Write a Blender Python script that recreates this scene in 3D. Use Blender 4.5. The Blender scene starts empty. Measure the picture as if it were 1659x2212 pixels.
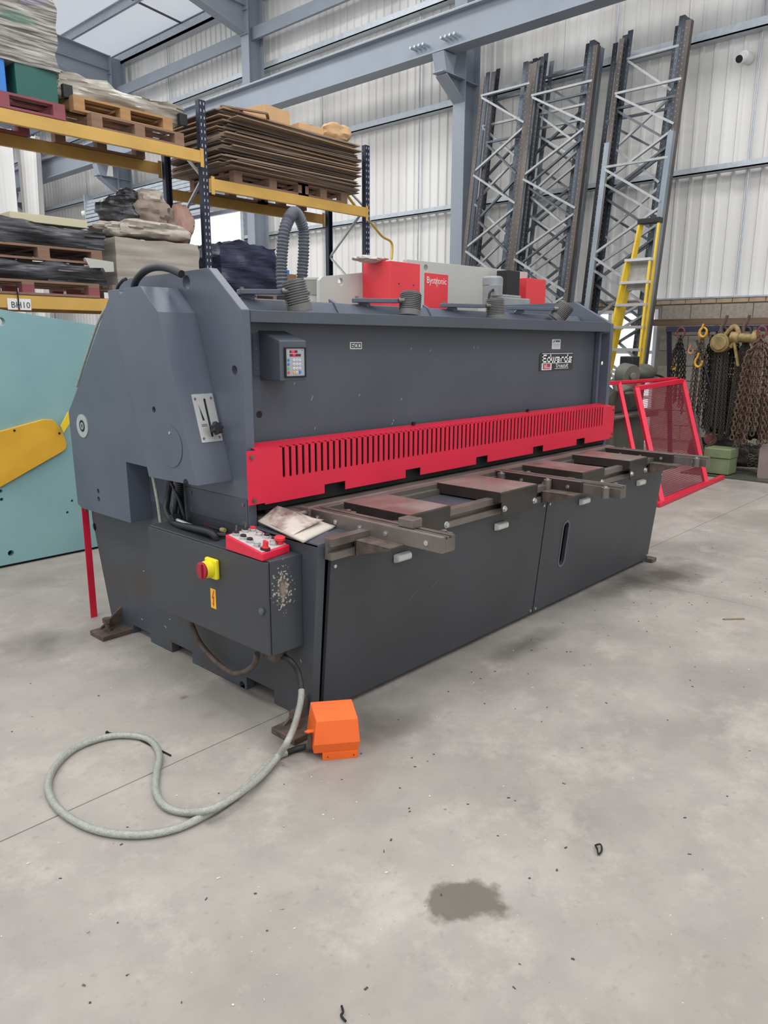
import bpy, bmesh, math, random
from mathutils import Vector, Matrix
from mathutils.geometry import tessellate_polygon
random.seed(7)
SC = bpy.context.scene
COL = SC.collection
PI = math.pi
# ---------------------------------------------------------------- camera
CAMP = Vector((0, 0, 1.6))
RM = Matrix(((0.6787470353497032, 0.15845475877269877, -0.7170736025166975),
             (-0.7343654829298916, 0.1506135467536204, -0.6618329827195394),
             (0.0031304129337953214, 0.9758112773259903, 0.21859220379117617)))
FPX = 1627.71
cd = bpy.data.cameras.new('camera')
cam = bpy.data.objects.new('camera', cd); COL.objects.link(cam)
cd.sensor_width = 36; cd.lens = FPX / 2212 * 36; cd.clip_end = 400; cd.clip_start = .05
cam.matrix_world = Matrix.Translation(CAMP) @ RM.to_4x4()
SC.camera = cam
# ---------------------------------------------------------------- world and lights
w = bpy.data.worlds.new('world'); SC.world = w; w.use_nodes = True
bg = w.node_tree.nodes['Background']
bg.inputs[0].default_value = (.93, .96, 1, 1); bg.inputs[1].default_value = 1.0
def area(loc, sx, sy, power, color=(1, 1, 1), rot=(0, 0, 0)):
    l = bpy.data.lights.new('added_overhead_lamp', 'AREA'); l.shape = 'RECTANGLE'; l.size = sx; l.size_y = sy
    l.energy = power; l.color = color
    o = bpy.data.objects.new('added_overhead_lamp', l); COL.objects.link(o); o.location = loc; o.rotation_euler = rot
for lx in (-3.2, 2.2, 7.6):  # unseen area lamps added under the ceiling, standing in for rooflight daylight
    for ly in (-4, 4, 12, 20):
        area((lx, ly, 9.1), 1.6, 5.0, 205, (1, .985, .96))
SC.view_settings.view_transform = 'Standard'; SC.view_settings.look = 'None'
SC.view_settings.gamma = 1; SC.view_settings.use_curve_mapping = False
SC.view_settings.exposure = 0.14
# ---------------------------------------------------------------- helpers
def ray(px, py):
    return (RM @ Vector((px - 829.5, 1106. - py, -FPX))).normalized()
def U(px, py, ax, val):
    """world point where the sight line through photo pixel meets the plane ax = val"""
    d = ray(px, py); i = 'xyz'.index(ax); t = (val - CAMP[i]) / d[i]
    return CAMP + d * t
def UP(px, py, p0, n):
    d = ray(px, py); return CAMP + d * ((Vector(p0) - CAMP).dot(n) / d.dot(n))
ORG = {}
def tag(o, label=None, cat=None, group=None, kind=None):
    if label: o['label'] = label
    if cat: o['category'] = cat
    if group: o['group'] = group
    if kind: o['kind'] = kind
    return o
def thing(name, label, cat, loc=(0, 0, 0), group=None, kind=None):
    o = bpy.data.objects.new(name, None); COL.objects.link(o); o.location = loc
    o.empty_display_size = .1
    ORG[o.name] = Vector(loc); return tag(o, label, cat, group, kind)
def orth(d):
    d = Vector(d).normalized(); a = Vector((0, 0, 1)) if abs(d.z) < .9 else Vector((1, 0, 0))
    u = d.cross(a).normalized(); return u, d.cross(u).normalized()
class MB:
    def __init__(s): s.v = []; s.f = []
    def add(s, vs, fs):
        n = len(s.v); s.v += [Vector(v) for v in vs]; s.f += [tuple(i + n for i in f) for f in fs]; return s
    def box(s, x0, x1, y0, y1, z0, z1):
        return s.add([(x, y, z) for x in (x0, x1) for y in (y0, y1) for z in (z0, z1)],
                     [(0, 1, 3, 2), (4, 6, 7, 5), (0, 4, 5, 1), (2, 3, 7, 6), (0, 2, 6, 4), (1, 5, 7, 3)])
    def hexa(s, b, t):   # two quads
        return s.add(list(b) + list(t), [(3, 2, 1, 0), (4, 5, 6, 7), (0, 1, 5, 4), (1, 2, 6, 5), (2, 3, 7, 6), (3, 0, 4, 7)])
    def bar(s, a, b, w, h, up=(0, 0, 1)):
        a, b = Vector(a), Vector(b); d = (b - a).normalized(); up = Vector(up)
        if abs(d.dot(up)) > .98: up = Vector((0, 1, 0))
        r = d.cross(up).normalized(); u = r.cross(d)
        q = [(-1, -1), (1, -1), (1, 1), (-1, 1)]
        return s.hexa([a + r * w / 2 * i + u * h / 2 * j for i, j in q], [b + r * w / 2 * i + u * h / 2 * j for i, j in q])
    def cyl(s, a, b, r, n=16, r2=None, cap=True):
        a, b = Vector(a), Vector(b); u, v = orth(b - a); r2 = r if r2 is None else r2
        vs = [a + (u * math.cos(2 * PI * i / n) + v * math.sin(2 * PI * i / n)) * r for i in range(n)] + \
             [b + (u * math.cos(2 * PI * i / n) + v * math.sin(2 * PI * i / n)) * r2 for i in range(n)]
        fs = [(i, (i + 1) % n, n + (i + 1) % n, n + i) for i in range(n)]
        if cap: fs += [tuple(range(n))[::-1], tuple(range(n, 2 * n))]
        return s.add(vs, fs)
    def tube(s, pts, r, n=10, closed=False, cap=True):
        pts = [Vector(p) for p in pts]; m = len(pts); rs = r if isinstance(r, (list, tuple)) else [r] * m
        vs = []; u = None
        for k, p in enumerate(pts):
            if closed: t = pts[(k + 1) % m] - pts[k - 1]
            else: t = pts[min(k + 1, m - 1)] - pts[max(k - 1, 0)]
            t.normalize()
            if u is None: u, _ = orth(t)
            u = (u - t * u.dot(t)).normalized(); v = t.cross(u)
            vs += [p + (u * math.cos(2 * PI * i / n) + v * math.sin(2 * PI * i / n)) * rs[k] for i in range(n)]
        fs = []
        for k in range(m if closed else m - 1):
            a, b = k * n, ((k + 1) % m) * n
            fs += [(a + i, a + (i + 1) % n, b + (i + 1) % n, b + i) for i in range(n)]
        if not closed and cap: fs += [tuple(range(n))[::-1], tuple(range((m - 1) * n, m * n))]
        return s.add(vs, fs)
    def sphere(s, c, r, n=12, sc=(1, 1, 1)):
        c = Vector(c); m = n // 2; vs = []
        for j in range(1, m):
            t = PI * j / m
            vs += [c + Vector((math.sin(t) * math.cos(2 * PI * i / n) * sc[0], math.sin(t) * math.sin(2 * PI * i / n) * sc[1], math.cos(t) * sc[2])) * r for i in range(n)]
        fs = [(j * n + i, (j + 1) * n + i, (j + 1) * n + (i + 1) % n, j * n + (i + 1) % n) for j in range(m - 2) for i in range(n)]
        k = len(vs); vs += [c + Vector((0, 0, r * sc[2])), c - Vector((0, 0, r * sc[2]))]
        fs += [(k, i, (i + 1) % n) for i in range(n)] + [(k + 1, (m - 2) * n + (i + 1) % n, (m - 2) * n + i) for i in range(n)]
        return s.add(vs, fs)
    def plate(s, loops, o, u, v, t):
        """polygon with holes (2-D loops in u,v axes at origin o), extruded by vector t"""
        o, u, v, t = Vector(o), Vector(u), Vector(v), Vector(t)
        def ar(P): return sum(P[i][0] * P[(i + 1) % len(P)][1] - P[(i + 1) % len(P)][0] * P[i][1] for i in range(len(P)))
        loops = [list(lp) if (ar(lp) > 0) == (k == 0) else list(lp)[::-1] for k, lp in enumerate(loops)]
        L = [[Vector((a, b, 0)) for a, b in lp] for lp in loops]
        flat = [p for lp in L for p in lp]; n = len(flat)
        if len(L) == 1: tris = tessellate_polygon(L)
        else:
            bm = bmesh.new(); E = []; k = 0
            bv = [bm.verts.new(p) for p in flat]
            for lp in L:
                m = len(lp); E += [bm.edges.new((bv[k + i], bv[k + (i + 1) % m])) for i in range(m)]; k += m
            bm.verts.index_update()
            r = bmesh.ops.triangle_fill(bm, edges=E, use_beauty=True, use_dissolve=False, normal=(0, 0, 1))
            tris = [[v.index for v in f.verts] for f in bm.faces]; bm.free()
        P = [o + u * p.x + v * p.y for p in flat]
        fs = [tuple(x) for x in tris] + [tuple(i + n for i in reversed(x)) for x in tris]
        k = 0
        for lp in L:
            m = len(lp); fs += [(k + i, k + (i + 1) % m, n + k + (i + 1) % m, n + k + i) for i in range(m)]; k += m
        return s.add(P + [p + t for p in P], fs)
    def yz(s, prof, x0, x1, holes=()):
        return s.plate([prof] + list(holes), (x0, 0, 0), (0, 1, 0), (0, 0, 1), (x1 - x0, 0, 0))
    def xz(s, prof, y0, y1, holes=()):
        return s.plate([prof] + list(holes), (0, y0, 0), (1, 0, 0), (0, 0, 1), (0, y1 - y0, 0))
    def xy(s, prof, z0, z1, holes=()):
        return s.plate([prof] + list(holes), (0, 0, z0), (1, 0, 0), (0, 1, 0), (0, 0, z1 - z0))
    def build(s, name, mat, parent=None, bevel=0, smooth=False, seg=2, kind=None, label=None):
        me = bpy.data.meshes.new(name)
        og = ORG.get(parent.name, Vector()) if parent else Vector()
        me.from_pydata([tuple(v - og) for v in s.v], [], s.f)
        bm = bmesh.new(); bm.from_mesh(me)
        bmesh.ops.recalc_face_normals(bm, faces=bm.faces)
        if bevel: bmesh.ops.dissolve_limit(bm, angle_limit=.01, verts=bm.verts, edges=bm.edges)
        bm.to_mesh(me); bm.free()
        me.materials.append(mat)
        if smooth:
            me.polygons.foreach_set('use_smooth', [True] * len(me.polygons))
            try: me.set_sharp_from_angle(angle=math.radians(40))
            except Exception: pass
        o = bpy.data.objects.new(name, me); COL.objects.link(o)
        if parent: o.parent = parent; ORG[o.name] = og
        else: ORG[o.name] = Vector()
        if bevel:
            b = o.modifiers.new('bevel', 'BEVEL'); b.width = bevel; b.segments = seg; b.limit_method = 'ANGLE'; b.angle_limit = math.radians(35)
            b.harden_normals = False
        if kind: o['kind'] = kind
        if label: o['label'] = label
        return o
def circ(cx, cy, r, n=20): return [(cx + r * math.cos(2 * PI * i / n), cy + r * math.sin(2 * PI * i / n)) for i in range(n)]
def rrect(x0, x1, y0, y1, r, n=4):
    out = []
    for cx, cy, a in ((x1 - r, y1 - r, 0), (x0 + r, y1 - r, 90), (x0 + r, y0 + r, 180), (x1 - r, y0 + r, 270)):
        out += [(cx + r * math.cos(math.radians(a + 90 * i / n)), cy + r * math.sin(math.radians(a + 90 * i / n))) for i in range(n + 1)]
    return out
def spline(P, k=8, closed=False):
    P = [Vector(p) for p in P]; m = len(P); out = []
    for i in range(m if closed else m - 1):
        if closed: a, b, c, d = P[i - 1], P[i], P[(i + 1) % m], P[(i + 2) % m]
        else: a, b, c, d = P[max(i - 1, 0)], P[i], P[i + 1], P[min(i + 2, m - 1)]
        for j in range(k):
            t = j / k
            out.append(.5 * ((2 * b) + (c - a) * t + (2 * a - 5 * b + 4 * c - d) * t * t + (3 * b - a - 3 * c + d) * t ** 3))
    if not closed: out.append(P[-1])
    return out
def kids(o): return [c for c in bpy.data.objects if c.parent == o]
def copy_thing(o, loc=None, rotz=None, label=None, group=None):
    ks = {}
    def cp(x, par):
        c = x.copy(); COL.objects.link(c); c.parent = par
        for k in KID.get(x.name, []): cp(k, c)
        return c
    c = cp(o, None)
    if loc is not None: c.location = loc
    if rotz is not None: c.rotation_euler = (0, 0, rotz)
    if label: c['label'] = label
    if group: c['group'] = group
    return c
KID = {}
def index_kids():
    KID.clear()
    for x in bpy.data.objects:
        if x.parent: KID.setdefault(x.parent.name, []).append(x)
# ---------------------------------------------------------------- materials
def sr(h):
    h = h.lstrip('#'); c = [int(h[i:i + 2], 16) / 255 for i in (0, 2, 4)]
    return tuple(x / 12.92 if x < .04045 else ((x + .055) / 1.055) ** 2.4 for x in c) + (1,)
def mat(name, c, rough=.5, metal=0, var=.0, scale=8, c2=None, bump=0, bscale=60, thr=None, emit=None, alpha=None, spec=None, stretch=None, world=False):
    m = bpy.data.materials.new(name); m.use_nodes = True; nt = m.node_tree; N, L = nt.nodes, nt.links
    p = N['Principled BSDF']; c = sr(c) if isinstance(c, str) else c
    p.inputs['Base Color'].default_value = c; p.inputs['Roughness'].default_value = rough; p.inputs['Metallic'].default_value = metal
    if spec is not None: p.inputs['Specular IOR Level'].default_value = spec
    co = N.new('ShaderNodeTexCoord').outputs['Object']
    if world: co = N.new('ShaderNodeNewGeometry').outputs['Position']
    if stretch:
        mp = N.new('ShaderNodeMapping'); mp.inputs['Scale'].default_value = stretch; L.new(co, mp.inputs[0]); co = mp.outputs[0]
    if var or c2:
        n = N.new('ShaderNodeTexNoise'); n.inputs['Scale'].default_value = scale; n.inputs['Detail'].default_value = 6
        L.new(co, n.inputs['Vector'])
        r = N.new('ShaderNodeValToRGB'); e = r.color_ramp.elements
        lo, hi = thr if thr else (.3, .7)
        e[0].position = lo; e[1].position = hi
        if c2: c2 = sr(c2) if isinstance(c2, str) else c2; e[0].color = c; e[1].color = c2
        else: e[0].color = tuple(x * (1 - var) for x in c[:3]) + (1,); e[1].color = tuple(min(1, x * (1 + var)) for x in c[:3]) + (1,)
        L.new(n.outputs['Fac'], r.inputs[0]); L.new(r.outputs[0], p.inputs['Base Color'])
        rr = N.new('ShaderNodeMapRange'); rr.inputs[3].default_value = max(.03, rough - .1); rr.inputs[4].default_value = min(1, rough + .12)
        L.new(n.outputs['Fac'], rr.inputs[0]); L.new(rr.outputs[0], p.inputs['Roughness'])
    if bump:
        n2 = N.new('ShaderNodeTexNoise'); n2.inputs['Scale'].default_value = bscale; n2.inputs['Detail'].default_value = 4
        L.new(co, n2.inputs['Vector'])
        b = N.new('ShaderNodeBump'); b.inputs['Strength'].default_value = bump; b.inputs['Distance'].default_value = .01
        L.new(n2.outputs['Fac'], b.inputs['Height']); L.new(b.outputs[0], p.inputs['Normal'])
    if emit: p.inputs['Emission Color'].default_value = c; p.inputs['Emission Strength'].default_value = emit
    if alpha is not None: p.inputs['Alpha'].default_value = alpha
    return m
M = {}
M['paint'] = mat('hazed_dark_grey_paint', '#565C68', .42, 0, .12, 3, bump=.06, bscale=350)  # lens haze put into the lighter bluish tone of the upper parts
M['paint2'] = mat('hazed_dark_grey_paint_smooth', '#4A4F58', .45, 0, .13, 1.6, bump=.03, bscale=200)  # panel grey, likewise lightened for haze
M['base'] = mat('grimy_base_paint', '#43484E', .5, 0, 0, 2.2, c2='#463E39', thr=(.5, .68), bump=.04, bscale=200)
M['paint3'] = mat('charcoal_door_paint', '#3B3D41', .42, 0, .16, 1.2, bump=.03, bscale=200)  # machine grey without the haze lightening
M['red'] = mat('red_paint', '#D8203F', .45, 0, .06, 5)
M['red2'] = mat('bright_red_panel', '#E03C46', .45, 0, .04, 3)
M['black'] = mat('black_matt', '#0C0D10', .7)
M['rubber'] = mat('black_rubber', '#1B1D20', .5, 0, .2, 20)
M['steel'] = mat('oily_worn_steel', '#665F59', .36, .4, .25, 6, c2='#7D756F', bump=.03, bscale=120)
M['steel_red'] = mat('lit_worn_steel_with_oil_stain', '#7E6A64', .34, .3, 0, 4, c2='#958D87', thr=(.38, .62), bump=.02, bscale=90)  # wear and oil stain, with light from above put into the pale tone
M['steel_lt'] = mat('lit_rubbed_steel', '#8E8680', .33, .45, .15, 9)  # rubbed steel, made paler too for light falling on the arm tops
M['steel_dk'] = mat('shaded_oily_sheet_steel', '#3E3935', .36, .35, .2, 7)  # shade of the side faces put into the oily steel's dark colour
M['bright'] = mat('bright_zinc', '#C9CBCC', .28, .85, .1, 30)
M['handle'] = mat('satin_grey_plastic', '#B9B9B2', .4)
M['rust'] = mat('rusty_steel', '#6B5850', .75, .2, 0, 22, c2='#46403C', bump=.3, bscale=80)
M['silver'] = mat('brushed_aluminium', '#C6C6C4', .35, .5, .06, 40, stretch=(1, 1, 20))
M['white'] = mat('white_print', '#E4E4E2', .5)
M['green_m'] = mat('turquoise_machine_paint', '#7EA5A8', .5, 0, 0, 1.7, c2='#8CB2B2', bump=.02, bscale=60)
M['yellow'] = mat('yellow_paint', '#DBA832', .5, 0, .1, 4)
M['orange'] = mat('orange_paint', '#E8641E', .42, 0, .08, 6)
M['galv'] = mat('galvanised_steel', '#B4BBC2', .42, .45, .12, 14)
M['struct'] = mat('grey_blue_structural_paint', '#8B939E', .5, 0, .06, 2)
M['cable'] = mat('clear_braided_cable', '#A6A89F', .35, .25, .15, 90, bump=.5, bscale=260)
# ---------------------------------------------------------------- shear machine
XL, XR, YF = 1.98, 5.35, 2.64
mc = thing('guillotine_shear', 'long dark grey sheet metal guillotine shear with a slotted red guard', 'machine', (3.66, 3.0, 0))
def yof(px, py): return U(px, py, 'x', XL).y
n = [yof(593, 1524), yof(534, 1500), yof(417, 1448), yof(373, 1420), yof(327, 1397), yof(290, 1378)]
prof = [(2.255, 0), (n[0], 0), (n[0], .065), (n[1], .065), (n[1], 0), (n[2], 0), (n[2], .06), (n[3], .06), (n[3], 0), (n[4], 0), (n[4], .05), (n[5], .05), (n[5], 0),
        (3.98, 0), (4.13, .60), (4.14, .80), (2.19, .80)]
profU = [(4.14, .80), (4.15, 1.2), (3.62, 1.905), (2.86, 1.915), (YF, 1.735), (YF, .80)]
def HC(px, py, r): p = U(px, py, 'x', XL); return circ(p.y, p.z, r)
MB().yz(profU, XL, XL + .045, [HC(402, 610, .03), HC(506, 800, .02)]).build('side_frame', M['paint'], mc, .003)
MB().yz(prof, XL, XL + .045, [HC(523, 1481, .02), HC(204, 1138, .022)]).build('base_side_plate', M['base'], mc, .003)
profR = [(2.255, 0), (3.98, 0), (4.13, .60), (4.15, 1.2), (3.62, 1.905), (2.94, 1.905), (YF, 1.745), (YF, .80), (2.19, .80)]
MB().yz(profR, XR - .045, XR, [circ(2.70, 1.46, .018), circ(3.10, 1.845, .022)]).build('side_frame', M['paint'], mc, .003)
MB().box(XL + .05, XR - .05, 2.30, 3.85, .04, .795).build('base_light_block', M['black'], mc)  # black fill added inside the base to block light
MB().box(XL + .05, XR - .05, 2.79, 3.2, .9, 1.70).build('blade_beam_body', M['black'], mc)
# main panel, with countersunk holes
hs = []
for px, py, r in ((560, 895, .016), (1285, 795, .014)):
    p = U(px, py, 'y', 2.745); hs.append(circ(p.x, p.z, r))
MB().xz([(XL + .045, 1.13), (XR - .045, 1.13), (XR - .045, 1.70), (XL + .045, 1.70)], 2.745, 2.78).build('face_panel', M['paint2'], mc)
for lp_ in hs: MB().xz(lp_, 2.7435, 2.7455).build('countersunk_hole', M['black'], mc)
MB().box(XR - .075, XR - .045, 2.70, 2.745, 1.13, 1.69).build('weld_strip', M['paint'], mc, .008)
# top beam
MB().xz([(XL + .045, 1.735), (XR - .10, 1.755), (XR - .05, 1.69), (XR - .05, 1.685), (XL + .045, 1.685)], YF - .005, 2.80).build('top_beam', M['paint2'], mc, .004)
MB().yz([(2.83, 1.70), (2.90, 1.80), (3.25, 1.825), (3.25, 1.70)], XL + .05, XR - .05).build('beam_cover', M['paint'], mc, .004)
for i in range(4):
    x = 2.75 + i * .75
    MB().hexa([(x, 2.845, 1.735), (x + .02, 2.845, 1.735), (x + .02, 2.93, 1.735), (x, 2.93, 1.735)], [(x, 2.89, 1.80), (x + .02, 2.89, 1.80), (x + .02, 2.93, 1.82), (x, 2.93, 1.82)]).build('gusset', M['paint'], mc)
MB().box(XL + .05, XR - .05, 3.2, 3.9, .8, 1.6).build('rear_housing', M['paint'], mc)
# front doors (tilted)
def dpt(x, z): t = (z - .03) / .71; return Vector((x, 2.242 - .067 * t, z))
dn = Vector((0, .071, .0067)).normalized() * .02
vv = (dpt(0, 1.03) - dpt(0, .03)).normalized()
def door(x0, x1, holes=()):
    return MB().plate([[(x0, .012), (x1, .012), (x1, .72), (x0, .72)]] + list(holes), dpt(0, .02), (1, 0, 0), vv, dn)
sa = U(1228, 1130, 'y', 2.2); sb = U(1215, 1222, 'y', 2.22)
slot = rrect(3.975, 4.035, .255, .53, .03)
d1 = door(2.04, 3.735).build('front_door', M['paint3'], mc, .002)
d2 = door(3.745, 5.345, [slot]).build('front_door', M['paint3'], mc, .002)
MB().plate([rrect(3.962, 4.048, .242, .543, .043), slot], dpt(0, .02) - dn * .15, (1, 0, 0), vv, dn * .14).build('slot_rim', M['paint'], d2, .001)
for px, py in ((865, 1202), (1078, 1135), (1258, 1082), (1380, 1042)):
    p = U(px, py, 'y', 2.185); q = dpt(p.x, p.z)
    m = MB().hexa([q + Vector((a, 0, b)) for a, b in ((-.055, -.022), (.055, -.022), (.055, .022), (-.055, .022))],
                  [q + Vector((a, -.032, b + .004)) for a, b in ((-.045, -.016), (.045, -.016), (.045, .012), (-.045, .012))])
    m.build('door_handle', M['handle'], d1 if p.x < 3.74 else d2, .008, seg=3, smooth=True)
for x, z, par in ((2.06, .70, d1), (2.06, .05, d1), (3.70, .70, d1), (3.765, .70, d2), (3.765, .05, d2), (3.71, .05, d1), (5.32, .06, d2), (5.32, .68, d2)):
    q = dpt(x, z); MB().cyl(q - Vector((0, .006, 0)), q, .008, 12).build('screw', M['bright'], par)
MB().box(XL, 2.035, 2.20, 2.26, .0, .80).build('corner_post', M['paint'], mc) if 0 else None
# base deck and bed rail
MB().box(XL + .045, XR - .045, 2.19, 2.60, .775, .80).build('table_deck', M['paint2'], mc, .002)
MB().xy([(XL, 2.19), (2.16, 2.19), (2.16, 2.56), (XL, 2.64)], .79, .806).build('corner_deck', M['paint2'], mc, .003)
MB().yz([(2.50, .80), (2.50, .83), (2.515, .83), (2.515, .858), (2.53, .862), (2.68, .862), (2.68, .80)], 2.10, XR - .1).build('bed_bar', M['steel'], mc, .002)
MB().yz([(2.53, .86), (2.545, .868), (2.60, .868), (2.60, .86)], 2.2, XR - .12).build('lower_blade', M['steel'], mc)
MB().box(XL + .05, 2.10, 2.5, 2.7, .80, .84).build('bed_end_block', M['rust'], mc, .004)
MB().cyl((2.05, 2.50, .855), (2.20, 2.50, .855), .012).cyl((2.07, 2.5, .855), (2.095, 2.5, .855), .022, 6).cyl((2.12, 2.5, .855), (2.135, 2.5, .855), .02, 6).build('adjusting_bolt', M['steel'], mc)
MB().box(2.19, 2.205, 2.48, 2.54, .80, .88).build('adjuster_lug', M['steel'], mc, .003)
rp = [(2.19, .737), (2.148, .737), (2.148, .768), (2.163, .768), (2.163, .762), (2.175, .762), (2.175, .80), (2.163, .80), (2.163, .794), (2.148, .794), (2.148, .828), (2.19, .828)]
MB().yz(rp, 2.015, XR - .02).build('slotted_front_rail', M['steel'], mc, .0015)
# tables
def table(x0, x1):
    z1, y0, y1 = .862, 2.105, 2.52
    m = MB().box(x0, x1, y0, y1, z1 - .006, z1)
    m.box(x0, x0 + .006, y0, y1, z1 - .055, z1); m.box(x1 - .006, x1, y0 , y1, z1 - .055, z1)
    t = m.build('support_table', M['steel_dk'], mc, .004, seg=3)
    MB().box(x0 + .005, x1 - .005, y0 + .004, y1, z1, z1 + .0012).build('lit_worn_top', M['steel_red'], t)  # thin top sheet, lighter both for wear and for overhead light
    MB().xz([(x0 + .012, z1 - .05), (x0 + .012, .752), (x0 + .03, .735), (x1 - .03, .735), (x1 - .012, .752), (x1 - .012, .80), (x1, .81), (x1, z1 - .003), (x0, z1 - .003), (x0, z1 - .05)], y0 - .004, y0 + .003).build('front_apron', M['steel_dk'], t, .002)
    for x in (x0 + .035, x1 - .03):
        MB().cyl((x, y0 - .014, .775), (x, y0, .775), .013, 6).cyl((x, y0 - .006, .775), (x, y0 - .002, .775), .017, 14).build('bolt', M['bright'], t, .001)
def tx(px, py): return U(px, py, 'z', .862).x
TBL = [(2.445, 2.735), (3.15, 3.50), (tx(1248, 1020), tx(1301, 1009)), (tx(1350, 995), tx(1393, 986))]
for a, b in TBL: table(a, b)
print('TBL', TBL)
# support arms
def arm(x0, x1, yt, rollers, left=False):
    z0, z1 = .797, .862
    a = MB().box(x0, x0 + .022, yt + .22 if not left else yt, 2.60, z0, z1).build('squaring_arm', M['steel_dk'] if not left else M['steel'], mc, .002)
    MB().box(x0 + .002, x0 + .020, yt + .22 if not left else yt, 2.60, z1, z1 + .0012).build('lit_rubbed_edge', M['steel_lt'], a)  # pale strip paints the lit top edge as well as the rubbing
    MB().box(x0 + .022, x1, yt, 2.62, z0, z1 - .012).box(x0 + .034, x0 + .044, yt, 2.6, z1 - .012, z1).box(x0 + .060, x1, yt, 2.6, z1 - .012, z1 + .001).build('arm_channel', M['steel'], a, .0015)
    k = 0
    for y in (yt + .08, yt + .30, yt + .45, yt + .6, yt + .72):
        MB().cyl((x0 - .004, y, .828), (x0, y, .828), .011, 14).cyl((x0 - .007, y, .828), (x0 - .004, y, .828), .006, 6).build('cap_screw', M['bright'], a)
    for y in rollers:
        MB().cyl((x0 - .024, y, .80), (x0 - .024, y, .858), .022, 20).build('roller', M['steel'], a, .002, smooth=True)
        MB().cyl((x0 - .024, y, .858), (x0 - .024, y, .864), .010, 12).build('roller_pin', M['bright'], a)
    for y in (yt + .07, yt + .62, yt + .8):
        MB().box(x1, x1 + .04, y - .03, y + .03, z0 + .02, z1 - .005).cyl((x1 + .018, y, z1 - .005), (x1 + .018, y, z1 + .004), .012, 12).build('clamp_block', M['bright'] if 0 else M['steel'], a, .003)
    # rusty bracket below
    b = MB().yz([(2.145, .735), (2.145, .80), (1.95, .80), (1.95, .79), (2.09, .75), (2.125, .735)], x0 - .09, x0 - .082)
    b.box(x0 - .09, x0 + .02, 2.137, 2.147, .735, .80).box(x0 - .09, x0 + .02, 1.95, 2.145, .795, .802)
    b.build('rusty_bracket', M['rust'], a, .002)
    for dx in (-.06, -.02):
        MB().cyl((x0 + dx, 2.125, .768), (x0 + dx, 2.14, .768), .013, 6).build('bracket_bolt', M['rust'], a)
    return a
a1 = arm(2.236, 2.318, 1.755, [], left=True)
MB().box(2.262, 2.325, 1.93, 2.01, .862, .90).build('stop_block', M['steel'], a1, .004)
MB().cyl((2.325, 1.965, .88), (2.35, 1.965, .88), .013, 12).cyl((2.35, 1.965, .88), (2.352, 1.965, .88), .006, 8).build('stop_screw', M['bright'], a1)
arm(3.705, 3.79, 1.735, [1.80, 2.15, 2.46])
arm(5.10, 5.185, 1.80, [1.85])
# ---- red slotted guard
gy, gz0, gz1 = 2.592, .903, 1.148
gx0, gx1 = 1.945, XR + .01
slots = []
s0 = U(613, 1000, 'y', gy).x; s1 = U(1301, 900, 'y', gy).x
NS = 79
for i in range(NS):
    x = s0 + (s1 - s0) * i / (NS - 1)
    slots.append([(x - .0075, gz1 - .001), (x - .0075, 1.018), (x - .005, 1.0125), (x, 1.0105), (x + .005, 1.0125), (x + .0075, 1.018), (x + .0075, gz1 - .001)])
out = [(gx0, gz1)]
nt_ = [(2.392, 2.53), (2.977, 3.099), (3.61, 3.727), (4.236, 4.361), (4.806, 4.926)]
out = [(gx0, gz0 + .008), (gx0 + .09, gz0 + .008), (gx0 + .092, gz0)]
for a, b in nt_: out += [(a, gz0), (a, gz0 + .042), (b, gz0 + .042), (b, gz0)]
out += [(gx1 - .05, gz0), (gx1 - .05, gz0 + .01), (gx1, gz0 + .01), (gx1, gz1)]
for sl in reversed(slots): out += [(p[0], p[1] if k not in (0, 6) else gz1) for k, p in enumerate(reversed(sl))]
out += [(gx0, gz1)]
gd = MB().xz(out, gy, gy + .004).build('finger_guard', M['red'], mc)
# lip behind, slotted too
out = [(gx0 + .06, .105), (gx0 + .06, 0)]
for i in range(NS):
    x = s0 + (s1 - s0) * i / (NS - 1)
    out += [(x - .0075, 0), (x - .0075, .03), (x + .0075, .03), (x + .0075, 0)]
out += [(gx1 - .03, 0), (gx1 - .03, .105)]
lv = Vector((0, .105, .020)).normalized()
MB().plate([out], (0, gy, gz1 - .003), (1, 0, 0), lv, (0, .0006, -.003)).build('guard_lip', M['red'], gd)
for x, z in ((gx0 + .025, 1.12), (gx0 + .03, .93), (gx1 - .02, 1.12), (gx1 - .02, .94)):
    MB().cyl((x, gy - .007, z), (x, gy, z), .010, 12).cyl((x, gy - .009, z), (x, gy - .007, z), .005, 6).build('guard_screw', M['steel'], gd)
MB().box(XL + .05, XR - .05, 2.63, 2.79, .87, 1.128).build('dark_slot_filler', M['black'], mc)  # black box that paints the dark behind the guard slots
for i in range(16):
    x = 2.2 + i * .2
    MB().cyl((x, 2.66, .875), (x, 2.66, .95), .03, 14).build('hold_down_foot', M['steel'], mc)
for px, py in ((887, 929), (1134, 895)):
    p = U(px, py, 'y', 2.70); MB().cyl((p.x, 2.68, 1.165), (p.x, 2.68, 1.18), .012, 6).build('bolt', M['black'], mc)
# ---- front cover on the left side (holds lever plate)
xo = 1.79
def yzp(px, py, x): p = U(px, py, 'x', x); return (p.y, p.z)
A = (3.103, 1.84); B = (2.973, 1.728); C = (2.744, 1.0)
RT = yzp(232, 628, xo); RB = yzp(322, 1030, xo)
print('RT', RT, RB)
cprof = [A, B, C, RB, RT]
p = yzp(405, 1045, xo)
hN = [yzp(332, 885, xo)]
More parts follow.
